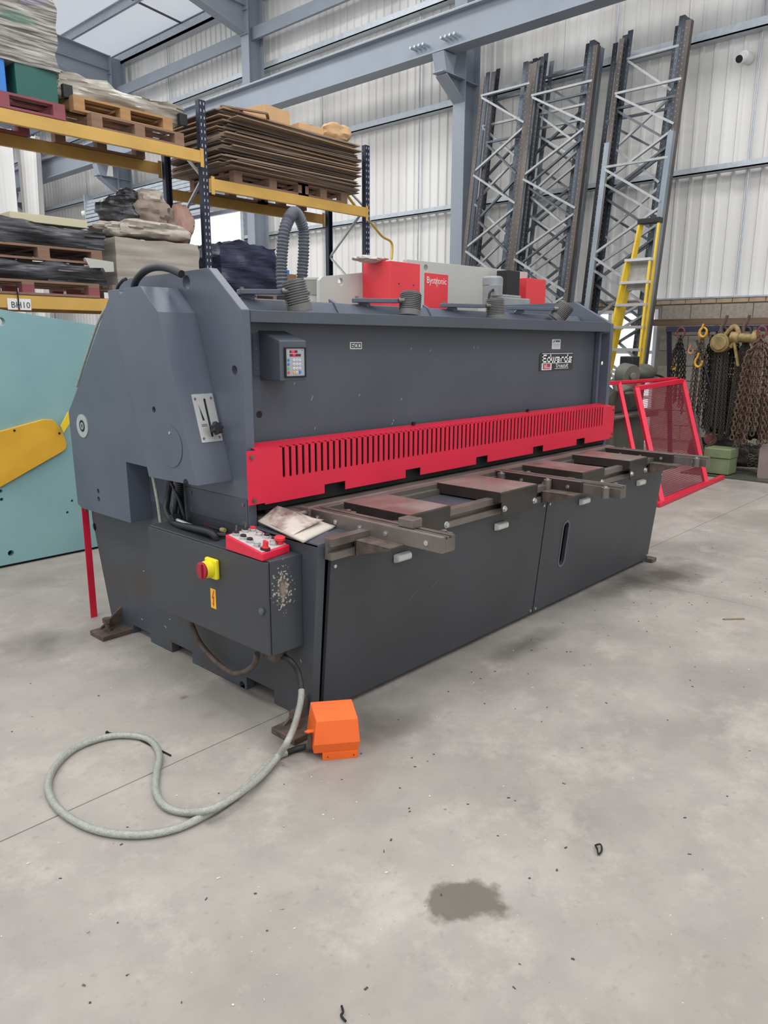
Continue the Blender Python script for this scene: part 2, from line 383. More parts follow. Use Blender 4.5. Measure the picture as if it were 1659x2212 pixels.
# scallop at bottom and top edges
def lerp(a, b, t): return (a[0] + (b[0] - a[0]) * t, a[1] + (b[1] - a[1]) * t)
def scal(a, b, t, r):   # half-round bite in the edge a->b, to the interior (left side of a->b rotated)
    c = lerp(a, b, t); d = Vector((b[0] - a[0], b[1] - a[1])).normalized(); nn = Vector((-d.y, d.x))
    return [(c[0] - d.x * r * math.cos(k * PI / 6) + nn.x * r * math.sin(k * PI / 6), c[1] - d.y * r * math.cos(k * PI / 6) + nn.y * r * math.sin(k * PI / 6)) for k in range(7)]
def area2(P): return sum(P[i][0] * P[(i + 1) % len(P)][1] - P[(i + 1) % len(P)][0] * P[i][1] for i in range(len(P)))
sgn = 1 if area2(cprof) > 0 else -1
def bite(a, b, t, r):
    pts = scal(a, b, t, r)
    c = lerp(a, b, t)
    if sgn < 0: pts = [(2 * c[0] - x, 2 * c[1] - y) for x, y in pts][::-1]
    return pts
cp = [A, B, C] + bite(C, RB, .22, .022) + [RB, RT] + bite(RT, A, .42, .022)
fc = MB().yz(cp, xo, XL, [circ(hN[0][0], hN[0][1], .014)]).build('lever_cover', M['paint'], mc, .009, seg=3)
q = yzp(369, 965, xo)
MB().yz(circ(q[0], q[1], .092, 32), xo - .004, xo).build('cover_disc', M['paint'], fc, .001)
q = yzp(369, 935, xo); MB().cyl((xo - .008, q[0], q[1]), (xo - .003, q[0], q[1]), .007, 10).build('disc_screw', M['bright'], fc)
# lever plate lies on the sloping front face
fu = Vector((1, 0, 0)); fv = Vector((0, B[0] - C[0], B[1] - C[1])).normalized(); fn = Vector((0, -fv.z, fv.y)).normalized()
P0 = Vector((xo, C[0], C[1]))
def onface(px, py): r = UP(px, py, P0, fn) - P0; return (r.dot(fu), r.dot(fv))
cs = [onface(*q) for q in ((413, 852), (457, 850), (481, 952), (435, 957))]
print('lever', cs)
x0 = sum((cs[0][0], cs[3][0])) / 2; x1 = sum((cs[1][0], cs[2][0])) / 2; v0 = (cs[2][1] + cs[3][1]) / 2; v1 = (cs[0][1] + cs[1][1]) / 2
wd = x1 - x0; ht = v1 - v0
sx = x0 + wd * .56
slotp = rrect(sx - wd * .055, sx + wd * .055, v0 + ht * .1, v0 + ht * .9, wd * .05)
lp = MB().plate([rrect(x0, x1, v0, v1, .004), slotp], P0 + fn * .0005, fu, fv, fn * .003).build('lever_plate', M['silver'], fc)
MB().plate([slotp], P0, fu, fv, fn * .001).build('slot_backing', M['black'], lp)
for a, b in ((.12, .9), (.88, .9), (.12, .08), (.88, .08)):
    c = P0 + fu * (x0 + wd * a) + fv * (v0 + ht * b)
    MB().cyl(c + fn * .003, c + fn * .006, .006, 10).build('plate_screw', M['steel'], lp)
g = MB().plate([[(x0 + wd * .22, v0 + ht * .78), (x0 + wd * .26, v0 + ht * .45), (x0 + wd * .36, v0 + ht * .45)]], P0 + fn * .0036, fu, fv, fn * .0004)
for b in (.33, .36): g.plate([[(x0 + wd * .16, v0 + ht * b), (x0 + wd * .42, v0 + ht * b), (x0 + wd * .42, v0 + ht * (b + .012)), (x0 + wd * .16, v0 + ht * (b + .012))]], P0 + fn * .0036, fu, fv, fn * .0004)
g.build('gauge_mark', M['black'], lp)
k = onface(459, 930); kc = P0 + fu * k[0] + fv * k[1] - fn * 0
kc = P0 + fu * (sx + .004) + fv * (v0 + ht * .24)
st = [((.026 + .004 * math.cos(7 * t)) * math.cos(t), (.026 + .004 * math.cos(7 * t)) * math.sin(t)) for t in [2 * PI * i / 56 for i in range(56)]]
MB().plate([st], kc + fn * .03, fu, fv, fn * .024).cyl(kc, kc + fn * .03, .009, 12).build('star_knob', M['rubber'], lp, .005, smooth=True)
# rear cover
xb = 1.86
bp = [yzp(236, 640, xb), yzp(165, 845, xb), yzp(148, 890, xb), yzp(168, 1088, xb), yzp(176, 1097, xb)]
D = yzp(283, 1130, xb); E_ = yzp(272, 998, xb)
bp += bite(bp[-1], D, .72, .02) if 0 else []
bp += [D, E_, (3.15, E_[1] - .005), (3.15, 1.78)]
sgn = 1 if area2(bp) > 0 else -1
hl = []
for px, py, r in ((212, 1061, .014), (213, 1078, .014)): q = yzp(px, py, xb); hl.append(circ(q[0], q[1], r))
bc = MB().yz(bp, xb, XL, hl).build('drive_cover', M['paint'], mc, .006)
q = yzp(179, 920, xb)
MB().yz(circ(q[0], q[1], .062, 40), xb - .005, xb, [circ(q[0], q[1], .032, 30)]).build('gauge_ring', M['silver'], bc)
MB().yz(circ(q[0], q[1], .032, 30), xb - .003, xb, [circ(q[0], q[1], .02)]).build('gauge_hub', M['black'], bc)
MB().yz(circ(q[0], q[1], .02, 20), xb - .006, xb, [circ(q[0], q[1], .009)]).build('gauge_centre', M['bright'], bc)
# curved strip cable along the rear edge
pts = [U(px, py, 'x', 1.93) for px, py in ((246, 640), (215, 690), (190, 760), (166, 835))]
MB().tube(spline(pts), .007).build('edge_cable', M['cable'], mc, smooth=True)
# hose over the top
pts = [U(px, py, 'x', 1.90) for px, py in ((288, 640), (292, 610), (312, 586), (338, 577), (365, 580), (392, 592))]
MB().tube(spline(pts), .017, 12).build('hose', M['rubber'], mc, smooth=True)
pts = [U(px, py, 'x', 1.90) for px, py in ((252, 632), (255, 618), (266, 605), (272, 603))]
MB().tube(spline(pts), .008).build('hose', M['rubber'], mc, smooth=True)
p = U(335, 573, 'x', 1.9); MB().sphere(p, .008).build('hose_clip', M['black'], mc)
# access panel
MB().yz([(YF + .005, .80), (3.13, .80), (3.13, .925), (YF + .005, .925)], XL - .004, XL).build('access_panel', M['paint2'], mc, .001)
for y in (2.67, 3.08):
    for z in (.90, .82): MB().cyl((XL - .009, y, z), (XL - .004, y, z), .008, 12).build('panel_screw', M['steel'], mc)
# electrical cabinet
cx0, cy0, cy1, cz0, cz1 = 1.80, 2.29, 3.195, .343, .75
cb = MB().box(cx0 + .012, XL, cy0, cy1, cz0, cz1).build('electrical_cabinet', None or M['paint2'], mc, .004)
M['chip'] = None

# ---------------------------------------------------------------- floor
def floor_mat():
    m = mat('power_floated_concrete', '#A9A298', .62, 0, 0, 1.1, bump=.04, bscale=40, world=True); nt = m.node_tree; N, L = nt.nodes, nt.links
    p = N['Principled BSDF']; g = N.new('ShaderNodeNewGeometry').outputs['Position']
    def noise(s, d=6, off=0, rough=.6):
        n = N.new('ShaderNodeTexNoise'); n.inputs['Scale'].default_value = s; n.inputs['Detail'].default_value = d; n.inputs['Roughness'].default_value = rough
        a = N.new('ShaderNodeVectorMath'); a.inputs[1].default_value = (off, off * .7, 0); L.new(g, a.inputs[0]); L.new(a.outputs[0], n.inputs['Vector']); return n.outputs['Fac']
    def ramp(f, a, b, lo=0, hi=1):
        r = N.new('ShaderNodeMapRange'); r.inputs[1].default_value = a; r.inputs[2].default_value = b; r.inputs[3].default_value = lo; r.inputs[4].default_value = hi; L.new(f, r.inputs[0]); return r.outputs[0]
    def mix(f, a, b):
        x = N.new('ShaderNodeMixRGB'); L.new(f, x.inputs[0])
        for s, i in ((a, 1), (b, 2)):
            if isinstance(s, tuple): x.inputs[i].default_value = s
            else: L.new(s, x.inputs[i])
        return x.outputs[0]
    def mul(a, b):
        x = N.new('ShaderNodeMath'); x.operation = 'MULTIPLY'; L.new(a, x.inputs[0]); L.new(b, x.inputs[1]); return x.outputs[0]
    def blob(cx, cy, rx, ry, n, rot=0, soft=.35):
        mp = N.new('ShaderNodeMapping'); mp.vector_type = 'TEXTURE'; mp.inputs['Location'].default_value = (cx, cy, 0); mp.inputs['Rotation'].default_value = (0, 0, rot); mp.inputs['Scale'].default_value = (rx, ry, 1); L.new(g, mp.inputs[0])
        ln = N.new('ShaderNodeVectorMath'); ln.operation = 'LENGTH'; L.new(mp.outputs[0], ln.inputs[0])
        a = N.new('ShaderNodeMath'); a.operation = 'ADD'; L.new(ln.outputs['Value'], a.inputs[0])
        r = ramp(n, .3, .7, -.35, .35); L.new(r, a.inputs[1])
        return ramp(a.outputs[0], 1 - soft, 1, 1, 0)
    c = mix(ramp(noise(1.3), .35, .68), sr('#8E8881'), sr('#A7A099'))
    c = mix(ramp(noise(4, 8, 3), .45, .75, 0, .6), c, sr('#85817C'))
    c = mix(ramp(noise(.7, 5, 9), .5, .72, 0, .5), c, sr('#A6A097'))
    c = mix(ramp(noise(.9, 8, 17), .56, .7, 0, .45), c, sr('#7C7872'))
    c = mix(ramp(noise(2.2, 9, 31, .75), .52, .64, 0, .4), c, sr('#BDB5AC'))
    c = mix(ramp(noise(12, 8, 41, .8), .55, .7, 0, .35), c, sr('#77726B'))
    c = mix(ramp(noise(28, 4, 5), .62, .72, 0, .5), c, sr('#7E7770'))
    c = mix(ramp(noise(60, 2, 8), .74, .76, 0, .7), c, sr('#D6D0C6'))
    c = mix(ramp(noise(45, 2, 28), .76, .78, 0, .8), c, sr('#4A443E'))
    nn = noise(7, 5, 2)
    d = N.new('ShaderNodeMixRGB')
    b1 = U(990, 1945, 'z', 0)
    m1 = blob(b1.x, b1.y, .150, .098, nn, -.75, .25)
    x = N.new('ShaderNodeMath'); x.operation = 'MULTIPLY'; x.inputs[1].default_value = .85; L.new(m1, x.inputs[0]); c = mix(x.outputs[0], c, sr('#5A5248'))
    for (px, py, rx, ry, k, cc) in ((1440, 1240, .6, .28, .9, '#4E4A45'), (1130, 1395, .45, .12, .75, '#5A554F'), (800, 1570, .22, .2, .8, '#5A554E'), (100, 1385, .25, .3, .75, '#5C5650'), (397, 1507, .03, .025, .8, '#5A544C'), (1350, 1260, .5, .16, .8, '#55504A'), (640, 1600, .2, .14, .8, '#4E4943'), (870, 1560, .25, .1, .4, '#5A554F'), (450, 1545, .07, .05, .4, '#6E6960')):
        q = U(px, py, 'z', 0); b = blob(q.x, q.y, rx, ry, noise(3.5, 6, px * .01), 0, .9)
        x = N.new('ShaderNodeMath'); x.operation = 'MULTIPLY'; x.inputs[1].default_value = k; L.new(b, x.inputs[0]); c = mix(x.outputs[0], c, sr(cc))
    L.new(c, p.inputs['Base Color']); p.inputs['Roughness'].default_value = .6
    for l in list(p.inputs['Roughness'].links): L.remove(l)
    L.new(ramp(noise(1.5, 5, 1), .3, .7, .42, .72), p.inputs['Roughness'])
    return m
M['floor'] = floor_mat()
fl_ = MB().box(-8, 12.2, -8, 34, -.12, -.012).build('floor', mat('joint_filler', '#6E675E', .9), kind='structure')
jy = 2.40; G = .0026
xs = [-8, -1.2, 4.86, 12.2]; ys = [-8, jy, 8.4, 14.4, 20.4, 34]
for i in range(3):
    for j in range(5):
        MB().box(xs[i] + G, xs[i + 1] - G, ys[j] + G, ys[j + 1] - G, -.05, 0).build('slab', M['floor'], fl_, .003)
def chip_mat(name, base, chip, centre, radii, thr=.53, rustc=None):
    m = mat(name, base, .45, 0, .12, 3, bump=.05, bscale=300); nt = m.node_tree; N, L = nt.nodes, nt.links
    p = N['Principled BSDF']; src = p.inputs['Base Color'].links[0].from_socket
    g = N.new('ShaderNodeNewGeometry').outputs['Position']
    sb = N.new('ShaderNodeVectorMath'); sb.operation = 'SUBTRACT'; sb.inputs[1].default_value = centre; L.new(g, sb.inputs[0])
    dv = N.new('ShaderNodeVectorMath'); dv.operation = 'DIVIDE'; dv.inputs[1].default_value = radii; L.new(sb.outputs[0], dv.inputs[0])
    ln = N.new('ShaderNodeVectorMath'); ln.operation = 'LENGTH'; L.new(dv.outputs[0], ln.inputs[0])
    mr = N.new('ShaderNodeMapRange'); mr.inputs[1].default_value = .2; mr.inputs[2].default_value = 1.25; mr.inputs[3].default_value = .16; mr.inputs[4].default_value = -.16; L.new(ln.outputs['Value'], mr.inputs[0])
    n = N.new('ShaderNodeTexNoise'); n.inputs['Scale'].default_value = 95; n.inputs['Detail'].default_value = 2; L.new(g, n.inputs['Vector'])
    a = N.new('ShaderNodeMath'); a.operation = 'ADD'; L.new(n.outputs['Fac'], a.inputs[0]); L.new(mr.outputs[0], a.inputs[1])
    t = N.new('ShaderNodeMath'); t.operation = 'GREATER_THAN'; t.inputs[1].default_value = thr + .07; L.new(a.outputs[0], t.inputs[0])
    mx = N.new('ShaderNodeMixRGB'); L.new(t.outputs[0], mx.inputs[0]); L.new(src, mx.inputs[1]); mx.inputs[2].default_value = sr(chip)
    last = mx.outputs[0]
    if rustc:
        m2 = N.new('ShaderNodeMapRange'); m2.inputs[1].default_value = .15; m2.inputs[2].default_value = .5; m2.inputs[3].default_value = .8; m2.inputs[4].default_value = 0; L.new(ln.outputs['Value'], m2.inputs[0])
        m3 = N.new('ShaderNodeMixRGB'); L.new(m2.outputs[0], m3.inputs[0]); L.new(last, m3.inputs[1]); m3.inputs[2].default_value = sr(rustc); last = m3.outputs[0]
    L.new(last, p.inputs['Base Color']); return m
M['chip'] = chip_mat('chipped_grey_paint', '#3C4046', '#A9A290', (1.875, 2.29, .62), (.06, .2, .12), .535, '#7A6A60')
cb.data.materials[0] = M['chip']
door_ = MB().box(cx0, cx0 + .010, cy0 + .004, cy1 - .003, cz0 + .004, cz1 - .006).build('cabinet_door', M['paint3'], cb, .003)
def on_door(px, py): p = U(px, py, 'x', cx0); return p.y, p.z
y, z = on_door(462, 1226)
sw = MB().box(cx0 - .022, cx0, y - .045, y + .04, z - .045, z + .045).build('switch_base', M['yellow2'] if 'yellow2' in M else mat('bright_yellow_plastic', '#E8D820', .45), cb, .008)
MB().cyl((cx0 - .022, y, z), (cx0 - .055, y, z), .040, 26, .036).build('switch_ring', mat('yellow_ring', '#E8D820', .45), sw, .003)
MB().cyl((cx0 - .055, y, z), (cx0 - .066, y, z), .0375, 26).box(cx0 - .074, cx0 - .064, y - .012, y + .012, z - .033, z + .033).build('switch_handle', mat('dark_red_plastic', '#A01830', .35), sw, .003)
y, z = on_door(461, 1293)
st = MB().box(cx0 - .001, cx0, y - .019, y + .019, z - .045, z + .045).build('warning_sticker', mat('yellow_sticker', '#E8B830', .5), cb)
bolt = [(.004, .038), (-.010, -.002), (.000, .003), (-.003, -.022), (-.008, -.020), (.002, -.038), (.007, -.018), (.003, -.020), (.010, .012), (.0, .006), (.010, .038)]
MB().plate([[(-a, b) for a, b in bolt]], (cx0 - .0018, y, z), (0, 1, 0), (0, 0, 1), (.0006, 0, 0)).build('lightning_symbol', mat('red_print', '#C8282E', .5), st)
y, z = on_door(567, 1320)
MB().cyl((cx0 - .010, y, z), (cx0, y, z), .014, 20).cyl((cx0 - .012, y, z), (cx0 - .009, y, z), .007, 14).build('door_lock', M['paint'], cb, .002)
# red push button console on the cabinet
ztop = cz1
c = [U(488, 1186, 'z', ztop), U(567, 1213, 'z', ztop), U(626, 1192, 'z', ztop), U(548, 1168, 'z', ztop)]
print('console', c)
f0, f1, r1 = c[0], c[1], c[2]; ux = (r1 - f1); ux.z = 0; wx = ux.length; ux.normalize(); uy = (f0 - f1); uy.z = 0; wy = uy.length; uy.normalize()
print('console w', wx, wy, ux, uy)
hf, hb = .03, .062
def cpnt(a, b, h): return f1 + ux * a + uy * b + Vector((0, 0, h))
con = MB().hexa([cpnt(0, 0, 0), cpnt(wx, 0, 0), cpnt(wx, wy, 0), cpnt(0, wy, 0)], [cpnt(0, 0, hf), cpnt(wx, 0, hf), cpnt(wx, wy, hb), cpnt(0, wy, hb)]).build('button_console', M['red'], mc, .003)
cn = (cpnt(wx, 0, hf) - cpnt(0, 0, hf)).cross(cpnt(0, wy, hb) - cpnt(0, 0, hf)).normalized()
if cn.z < 0: cn = -cn
def ct(a, b): return cpnt(wx * a, wy * b, hf + (hb - hf) * b)
MB().hexa([ct(.06, .05), ct(.94, .05), ct(.94, .95), ct(.06, .95)], [ct(.06, .05) + cn * .002, ct(.94, .05) + cn * .002, ct(.94, .95) + cn * .002, ct(.06, .95) + cn * .002]).build('button_plate', mat('worn_pale_plate', '#BDB6B4', .5, 0, .1, 60), con)
redp = mat('red_plastic', '#D83038', .35); chrome = M['bright']
def button(a, b, kind):
    q = ct(a, b); r = min(wx, wy * .6) * .095
    if kind == 'stop':
        MB().cyl(q, q + cn * .018, r * 1.1, 18).cyl(q + cn * .018, q + cn * .034, r * 1.6, 24, r * 1.5).build('emergency_stop_button', redp, con, .003, smooth=True); return
    if kind == 'selector':
        MB().cyl(q, q + cn * .008, r * 1.4, 20).build('selector_base', M['rubber'], con)
        MB().cyl(q + cn * .008, q + cn * .016, r, 18).bar(q + cn * .014 , q + cn * .040, .012, .024).build('selector_knob', redp, con, .002); return
    bz = MB().cyl(q, q + cn * .014, r * 1.05, 18).build('button_bezel', chrome, con, .001, smooth=True)
    mm = {'black': M['rubber'], 'red': redp, 'key': M['silver'], 'pale': mat('pale_green_cap', '#A8B8AC', .4)}[kind if kind != 'lever' else 'black']
    if kind == 'key': MB().cyl(q + cn * .014, q + cn * .017, r * .7, 14).build('button_cap', mm, bz)
    else: MB().cyl(q + cn * .014, q + cn * .022, r * .85, 18).build('button_cap', mm, bz, .002)
    if kind == 'lever': MB().cyl(q + cn * .018, q + cn * .046, .0035, 8).build('toggle', M['steel'], bz)
for a, b, k in ((.2, .86, 'lever'), (.2, .66, 'black'), (.2, .48, 'black'), (.2, .28, 'pale'), (.24, .1, 'selector'), (.55, .88, 'lever'), (.78, .84, 'red'), (.74, .62, 'key'), (.78, .45, 'black'), (.80, .27, 'black'), (.62, .17, 'key'), (.80, .13, 'stop')):
    button(a, b, k)
# keypad box on the face panel
kb = MB()
y1 = 2.745
q0 = U(604, 736, 'y', 2.60); q1 = U(663, 821, 'y', 2.60)
kx0, kx1, kz0, kz1 = q0.x, q1.x, q1.z, q0.z
print('keypad', kx0, kx1, kz0, kz1)
ky = 2.60
kp = MB().hexa([(kx0, ky, kz0), (kx1, ky, kz0), (kx1, y1, kz0 + .0), (kx0, y1, kz0 + .0)], [(kx0, ky, kz1), (kx1, ky, kz1), (kx1, y1, kz1 + .045), (kx0, y1, kz1 + .045)]).build('keypad_housing', M['paint2'], mc, .004)
w_ = kx1 - kx0; h_ = kz1 - kz0
MB().xz([(kx0 + w_ * .14, kz0 + h_ * .08), (kx1 - w_ * .05, kz0 + h_ * .08), (kx1 - w_ * .05, kz1 - h_ * .16), (kx0 + w_ * .14, kz1 - h_ * .16)], ky - .008, ky,
        [[(kx0 + w_ * .20, kz0 + h_ * .12), (kx1 - w_ * .10, kz0 + h_ * .12), (kx1 - w_ * .10, kz1 - h_ * .19), (kx0 + w_ * .20, kz1 - h_ * .19)]]).build('keypad_bezel', M['black'], kp, .002)
ax0, ax1, az0, az1 = kx0 + w_ * .20, kx1 - w_ * .10, kz0 + h_ * .12, kz1 - h_ * .19
MB().box(ax0, ax1, ky - .003, ky, az0, az1).build('keypad_face', mat('pale_grey_keypad', '#A2A4A8', .45), kp)
aw, ah = ax1 - ax0, az1 - az0
led = mat('dark_red_display', '#5A1020', .2)
for (b, a0, a1) in ((.93, .2, .62), (.80, .2, .80)):
    MB().box(ax0 + aw * a0, ax0 + aw * a1, ky - .004, ky - .003, az0 + ah * (b - .09), az0 + ah * b).build('display', led, kp)
glow = mat('red_led', '#FF2050', .4, emit=1.6)
def text(s, name, size, loc, m, par, rot=(PI / 2, 0, 0), ext=.0004, sx=1, align='LEFT'):
    cu = bpy.data.curves.new(name, 'FONT'); cu.body = s; cu.size = size; cu.extrude = ext; cu.align_x = align
    cu.resolution_u = 2; cu.materials.append(m)
    tmp = bpy.data.objects.new('tmp', cu); me = bpy.data.meshes.new_from_object(tmp); bpy.data.objects.remove(tmp)
    o = bpy.data.objects.new(name, me); COL.objects.link(o); o.rotation_euler = rot; o.scale = (sx, 1, 1)
    og = ORG.get(par.name, Vector()) if par else Vector()
    o.location = Vector(loc) - og
    if par: o.parent = par
    return o
text('4500', 'display_digits', ah * .10, (ax0 + aw * .28, ky - .0045, az0 + ah * .855), glow, kp, sx=.8)
text('777', 'display_digits', ah * .10, (ax0 + aw * .36, ky - .0045, az0 + ah * .725), glow, kp, sx=.8)
bl, gr, rd, og_, wh = (mat(n_, c_, .4) for n_, c_ in (('blue_key', '#2A78B8'), ('green_key', '#48B870'), ('red_key', '#D83848'), ('orange_key', '#F0A030'), ('white_key', '#DADCDF')))
dk = mat('dark_print', '#3A3D42', .5)
for i in range(4):
    zz = az0 + ah * (.58 - .15 * i)
    MB().cyl((ax0 + aw * .12, ky - .006, zz), (ax0 + aw * .12, ky - .003, zz), aw * .055, 16).build('key', (bl, bl, gr, rd)[i], kp)
    for j in range(3):
        mm = wh
        if i == 3: mm = (og_, wh, bl)[j]
        xx = ax0 + aw * (.42 + .155 * j)
        MB().cyl((xx, ky - .006, zz), (xx, ky - .003, zz), aw * .058, 16).build('key', mm, kp)
        if i < 3: text(str((7, 4, 1)[i] + j), 'key_digit', aw * .07, (xx - aw * .02, ky - .0065, zz - aw * .025), dk, kp)
        elif j == 1: text('0', 'key_digit', aw * .07, (xx - aw * .02, ky - .0065, zz - aw * .025), dk, kp)
MB().box(ax0 + aw * .86, ax0 + aw * .9, ky - .004, ky - .003, az0 + ah * .92, az0 + ah * .95).build('key_print', dk, kp)
for z in (kz0 + h_ * .3, kz0 + h_ * .8): MB().cyl((kx0 - .02, y1 - .006, z), (kx0 - .02, y1, z), .006, 10).build('housing_screw', M['steel'], kp)
MB().box(kx0 - .035, kx0, y1 - .003, y1, kz0 + .02, kz1 + .03).build('housing_flange', M['paint2'], kp)
# 600 label
q0 = U(756, 739, 'y', 2.743); q1 = U(781, 754, 'y', 2.743)
lb = MB().box(q0.x, q1.x, 2.741, 2.745, q1.z, q0.z).build('number_label', M['white'], mc)
def strokes(name, letters, x0, z0, h, y, m, par, cw, gap, th, slant=0):
    b = MB(); x = x0
    for ch in letters:
        wdt = cw * (1.25 if ch in 'wm' else .75 if ch in 't1r' else 1)
        for pl in GL[ch]:
            for (ax_, az_), (bx_, bz_) in zip(pl, pl[1:]):
                p = Vector((x + ax_ * wdt + slant * az_ * h, y, z0 + az_ * h)); q = Vector((x + bx_ * wdt + slant * bz_ * h, y, z0 + bz_ * h))
                d = (q - p).normalized() * th / 2
                b.bar(p - d, q + d, .0012, th, up=(d.z, 0, -d.x) if 1 else None)
        x += wdt + gap
    return b.build(name, m, par), x
# letters on a grid: width 0..1, height 0..1 (x height .66)
X = .64
GL = {'E': [[(1, 1), (0, 1), (0, 0), (1, 0)], [(0, .52), (.8, .52)]], 'd': [[(1, 1.05), (1, 0), (0, 0), (0, X), (1, X)]], 'w': [[(0, X), (0, 0), (1, 0), (1, X)], [(.5, 0), (.5, X)]],
      'a': [[(.0, X), (1, X), (1, 0), (0, 0), (0, .32), (1, .32)]], 'r': [[(0, 0), (0, X), (1, X)]], 's': [[(1, X), (0, X), (0, .33), (1, .33), (1, 0), (0, 0)]],
      'T': [[(0, 1), (1, 1)], [(.5, 1), (.5, 0)]], 'u': [[(0, X), (0, 0), (1, 0), (1, X)]], 'e': [[(1, 0), (0, 0), (0, X), (1, X), (1, .33), (0, .33)]], 'c': [[(1, X), (0, X), (0, 0), (1, 0)]],
      't': [[(.2, 1), (.2, 0), (1, 0)], [(0, X), (1, X)]], '1': [[(.5, 0), (.5, 1)]], '0': [[(0, 0), (1, 0), (1, 1), (0, 1), (0, 0)]], 'm': [[(0, 0), (0, X), (1, X), (1, 0)], [(.5, X), (.5, 0)]],
      '6': [[(1, 1), (0, 1), (0, 0), (1, 0), (1, .52), (0, .52)]]}
hh = q0.z - q1.z; ww = q1.x - q0.x
strokes('label_digits', '600', q0.x + ww * .1, q1.z + hh * .2, hh * .6, 2.7405, M['black'], lb, ww * .2, ww * .1, ww * .05)
# maker's plate
q0 = U(1166, 762, 'y', 2.743); q1 = U(1236, 799, 'y', 2.743); q1.z = U(1166, 801, 'y', 2.743).z
pw, ph = q1.x - q0.x, q0.z - q1.z
print('plate', pw, ph)
pl = MB().xz([(q0.x, q1.z), (q1.x - .02, q1.z), (q1.x, q1.z + .01), (q1.x, q0.z), (q0.x + .02, q0.z), (q0.x, q0.z - .02)], 2.740, 2.745).build('maker_plate', mat('dark_plate', '#36383A', .4), mc)
wht = mat('white_lettering', '#E8E8E6', .5)
m = MB()
def zb(t): return q1.z + ph * t
m.box(q0.x + pw * .06, q0.x + pw * .97, 2.7385, 2.740, zb(.93), zb(.96)); m.box(q0.x + pw * .06, q0.x + pw * .95, 2.7385, 2.740, zb(.40), zb(.43))
m.box(q0.x + pw * .44, q0.x + pw * .86, 2.7385, 2.740, zb(.075), zb(.095))
m.xz([(q0.x + pw * .06, zb(.03)), (q0.x + pw * .34, zb(.03)), (q0.x + pw * .34, zb(.42)), (q0.x + pw * .06, zb(.42))], 2.7385, 2.740, [[(q0.x + pw * .09, zb(.07)), (q0.x + pw * .31, zb(.07)), (q0.x + pw * .31, zb(.38)), (q0.x + pw * .09, zb(.38))]])
m.build('plate_lines', wht, pl)
MB().box(q0.x + pw * .09, q0.x + pw * .31, 2.739, 2.740, zb(.07), zb(.38)).build('plate_panel', mat('dull_red_print', '#A83A42', .5), pl)
cw = pw * .093
strokes('lettering', 'Edwards', q0.x + pw * .08, zb(.49), ph * .36, 2.7385, wht, pl, cw, pw * .035, pw * .022)
strokes('lettering', 'Truecut', q0.x + pw * .47, zb(.16), ph * .19, 2.7385, wht, pl, cw * .42, pw * .018, pw * .011)
_, xx = strokes('lettering', '10', q0.x + pw * .12, zb(.13), ph * .18, 2.7380, wht, pl, cw * .4, pw * .015, pw * .011)
strokes('lettering', 'mm', xx, zb(.13), ph * .08, 2.7380, wht, pl, cw * .3, pw * .01, pw * .006)
# small white notice above it
q0 = U(1193, 733, 'y', 2.743); q1 = U(1210, 754, 'y', 2.743)
nt2 = MB().box(q0.x, q1.x, 2.742, 2.745, q1.z, q0.z).build('notice_sticker', M['white'], mc)
m = MB(); pw, ph = q1.x - q0.x, q0.z - q1.z
for t in (.1, .2, .28, .36, .44, .52): m.box(q0.x + pw * .1, q0.x + pw * .9, 2.7415, 2.742, q1.z + ph * t, q1.z + ph * (t + .02))
m.build('notice_print', mat('grey_print', '#8A8A92', .6), nt2)
MB().box(q0.x + pw * .38, q0.x + pw * .9, 2.7415, 2.742, q1.z + ph * .72, q1.z + ph * .9).plate([[(.1, .62), (.25, .7), (.3, .92), (.18, .85)]], (q0.x, 2.742, q1.z), (pw, 0, 0), (0, 0, ph), (0, -.0006, 0)).build('notice_emblem', mat('blue_print', '#3A5A90', .5), nt2)
# small paint chips on the panel
chp = mat('chip_white', '#D0D0D0', .6); m = MB()
for px, py in ((888, 753), (930, 757), (675, 857), (673, 862), (776, 853), (867, 862), (1024, 750), (1033, 750), (847, 915), (850, 908), (680, 925), (636, 828)):
    p = U(px, py, 'y', 2.745); m.bar(p + Vector((-.003, 0, -.006)), p + Vector((.003, 0, .005)), .003, .0012)
m.build('paint_chip', chp, mc, kind='stuff')
# ---- work lights on the beam
def worklight(px, py, axd, apx, apy, r=.060, ln=.13, yy=2.80):
    c = U(px, py, 'y', yy); axd = Vector(axd).normalized()
    e = U(apx, apy, 'y', yy + .10); e.z = c.z + .012
    L_ = MB().bar(e, (c.x - r * .9, yy + .04, c.z + .018), .05, .022).build('lamp_arm', M['paint'], mc, .003)
    pb = Vector((e.x + .3 * (c.x - e.x), yy + .10, e.z)); MB().bar(pb, (pb.x - .03, yy + .12, 1.79), .02, .05).build('arm_bracket', M['paint'], L_)
    MB().cyl((e.x + .02, yy + .1, e.z + .012), (e.x + .02, yy + .1, e.z + .022), .01, 6).build('arm_bolt', M['steel'], L_)
    m = MB(); top = c + axd * ln / 2; bot = c - axd * ln / 2
    m.cyl(bot, bot + axd * ln * .25, r, 24); m.cyl(bot + axd * ln * .25, top, r * .86, 20)
    for i in range(10):
        q = bot + axd * ln * (.28 + .075 * i); m.cyl(q, q + axd * ln * .035, r * (1.0 if i < 9 else .9), 24)
    h = m.build('work_lamp_head', M['lampm'], L_)
    MB().cyl(bot - axd * .001, bot + axd * .006, r * .86, 24).build('lamp_lens', mat('clear_lens', '#9AA0A6', .1), h)
    u, _ = orth(axd)
    MB().cyl(c + Vector((-r * 1.2, .02, .02)), c + Vector((-r * .8, 0, .02)), .014, 12).build('swivel_stub', M['steel'], h)
    MB().cyl(c + Vector((r * .8, 0, .02)), c + Vector((r * 1.25, 0, .02)), .013, 10).build('swivel_knob', M['steel'], h)
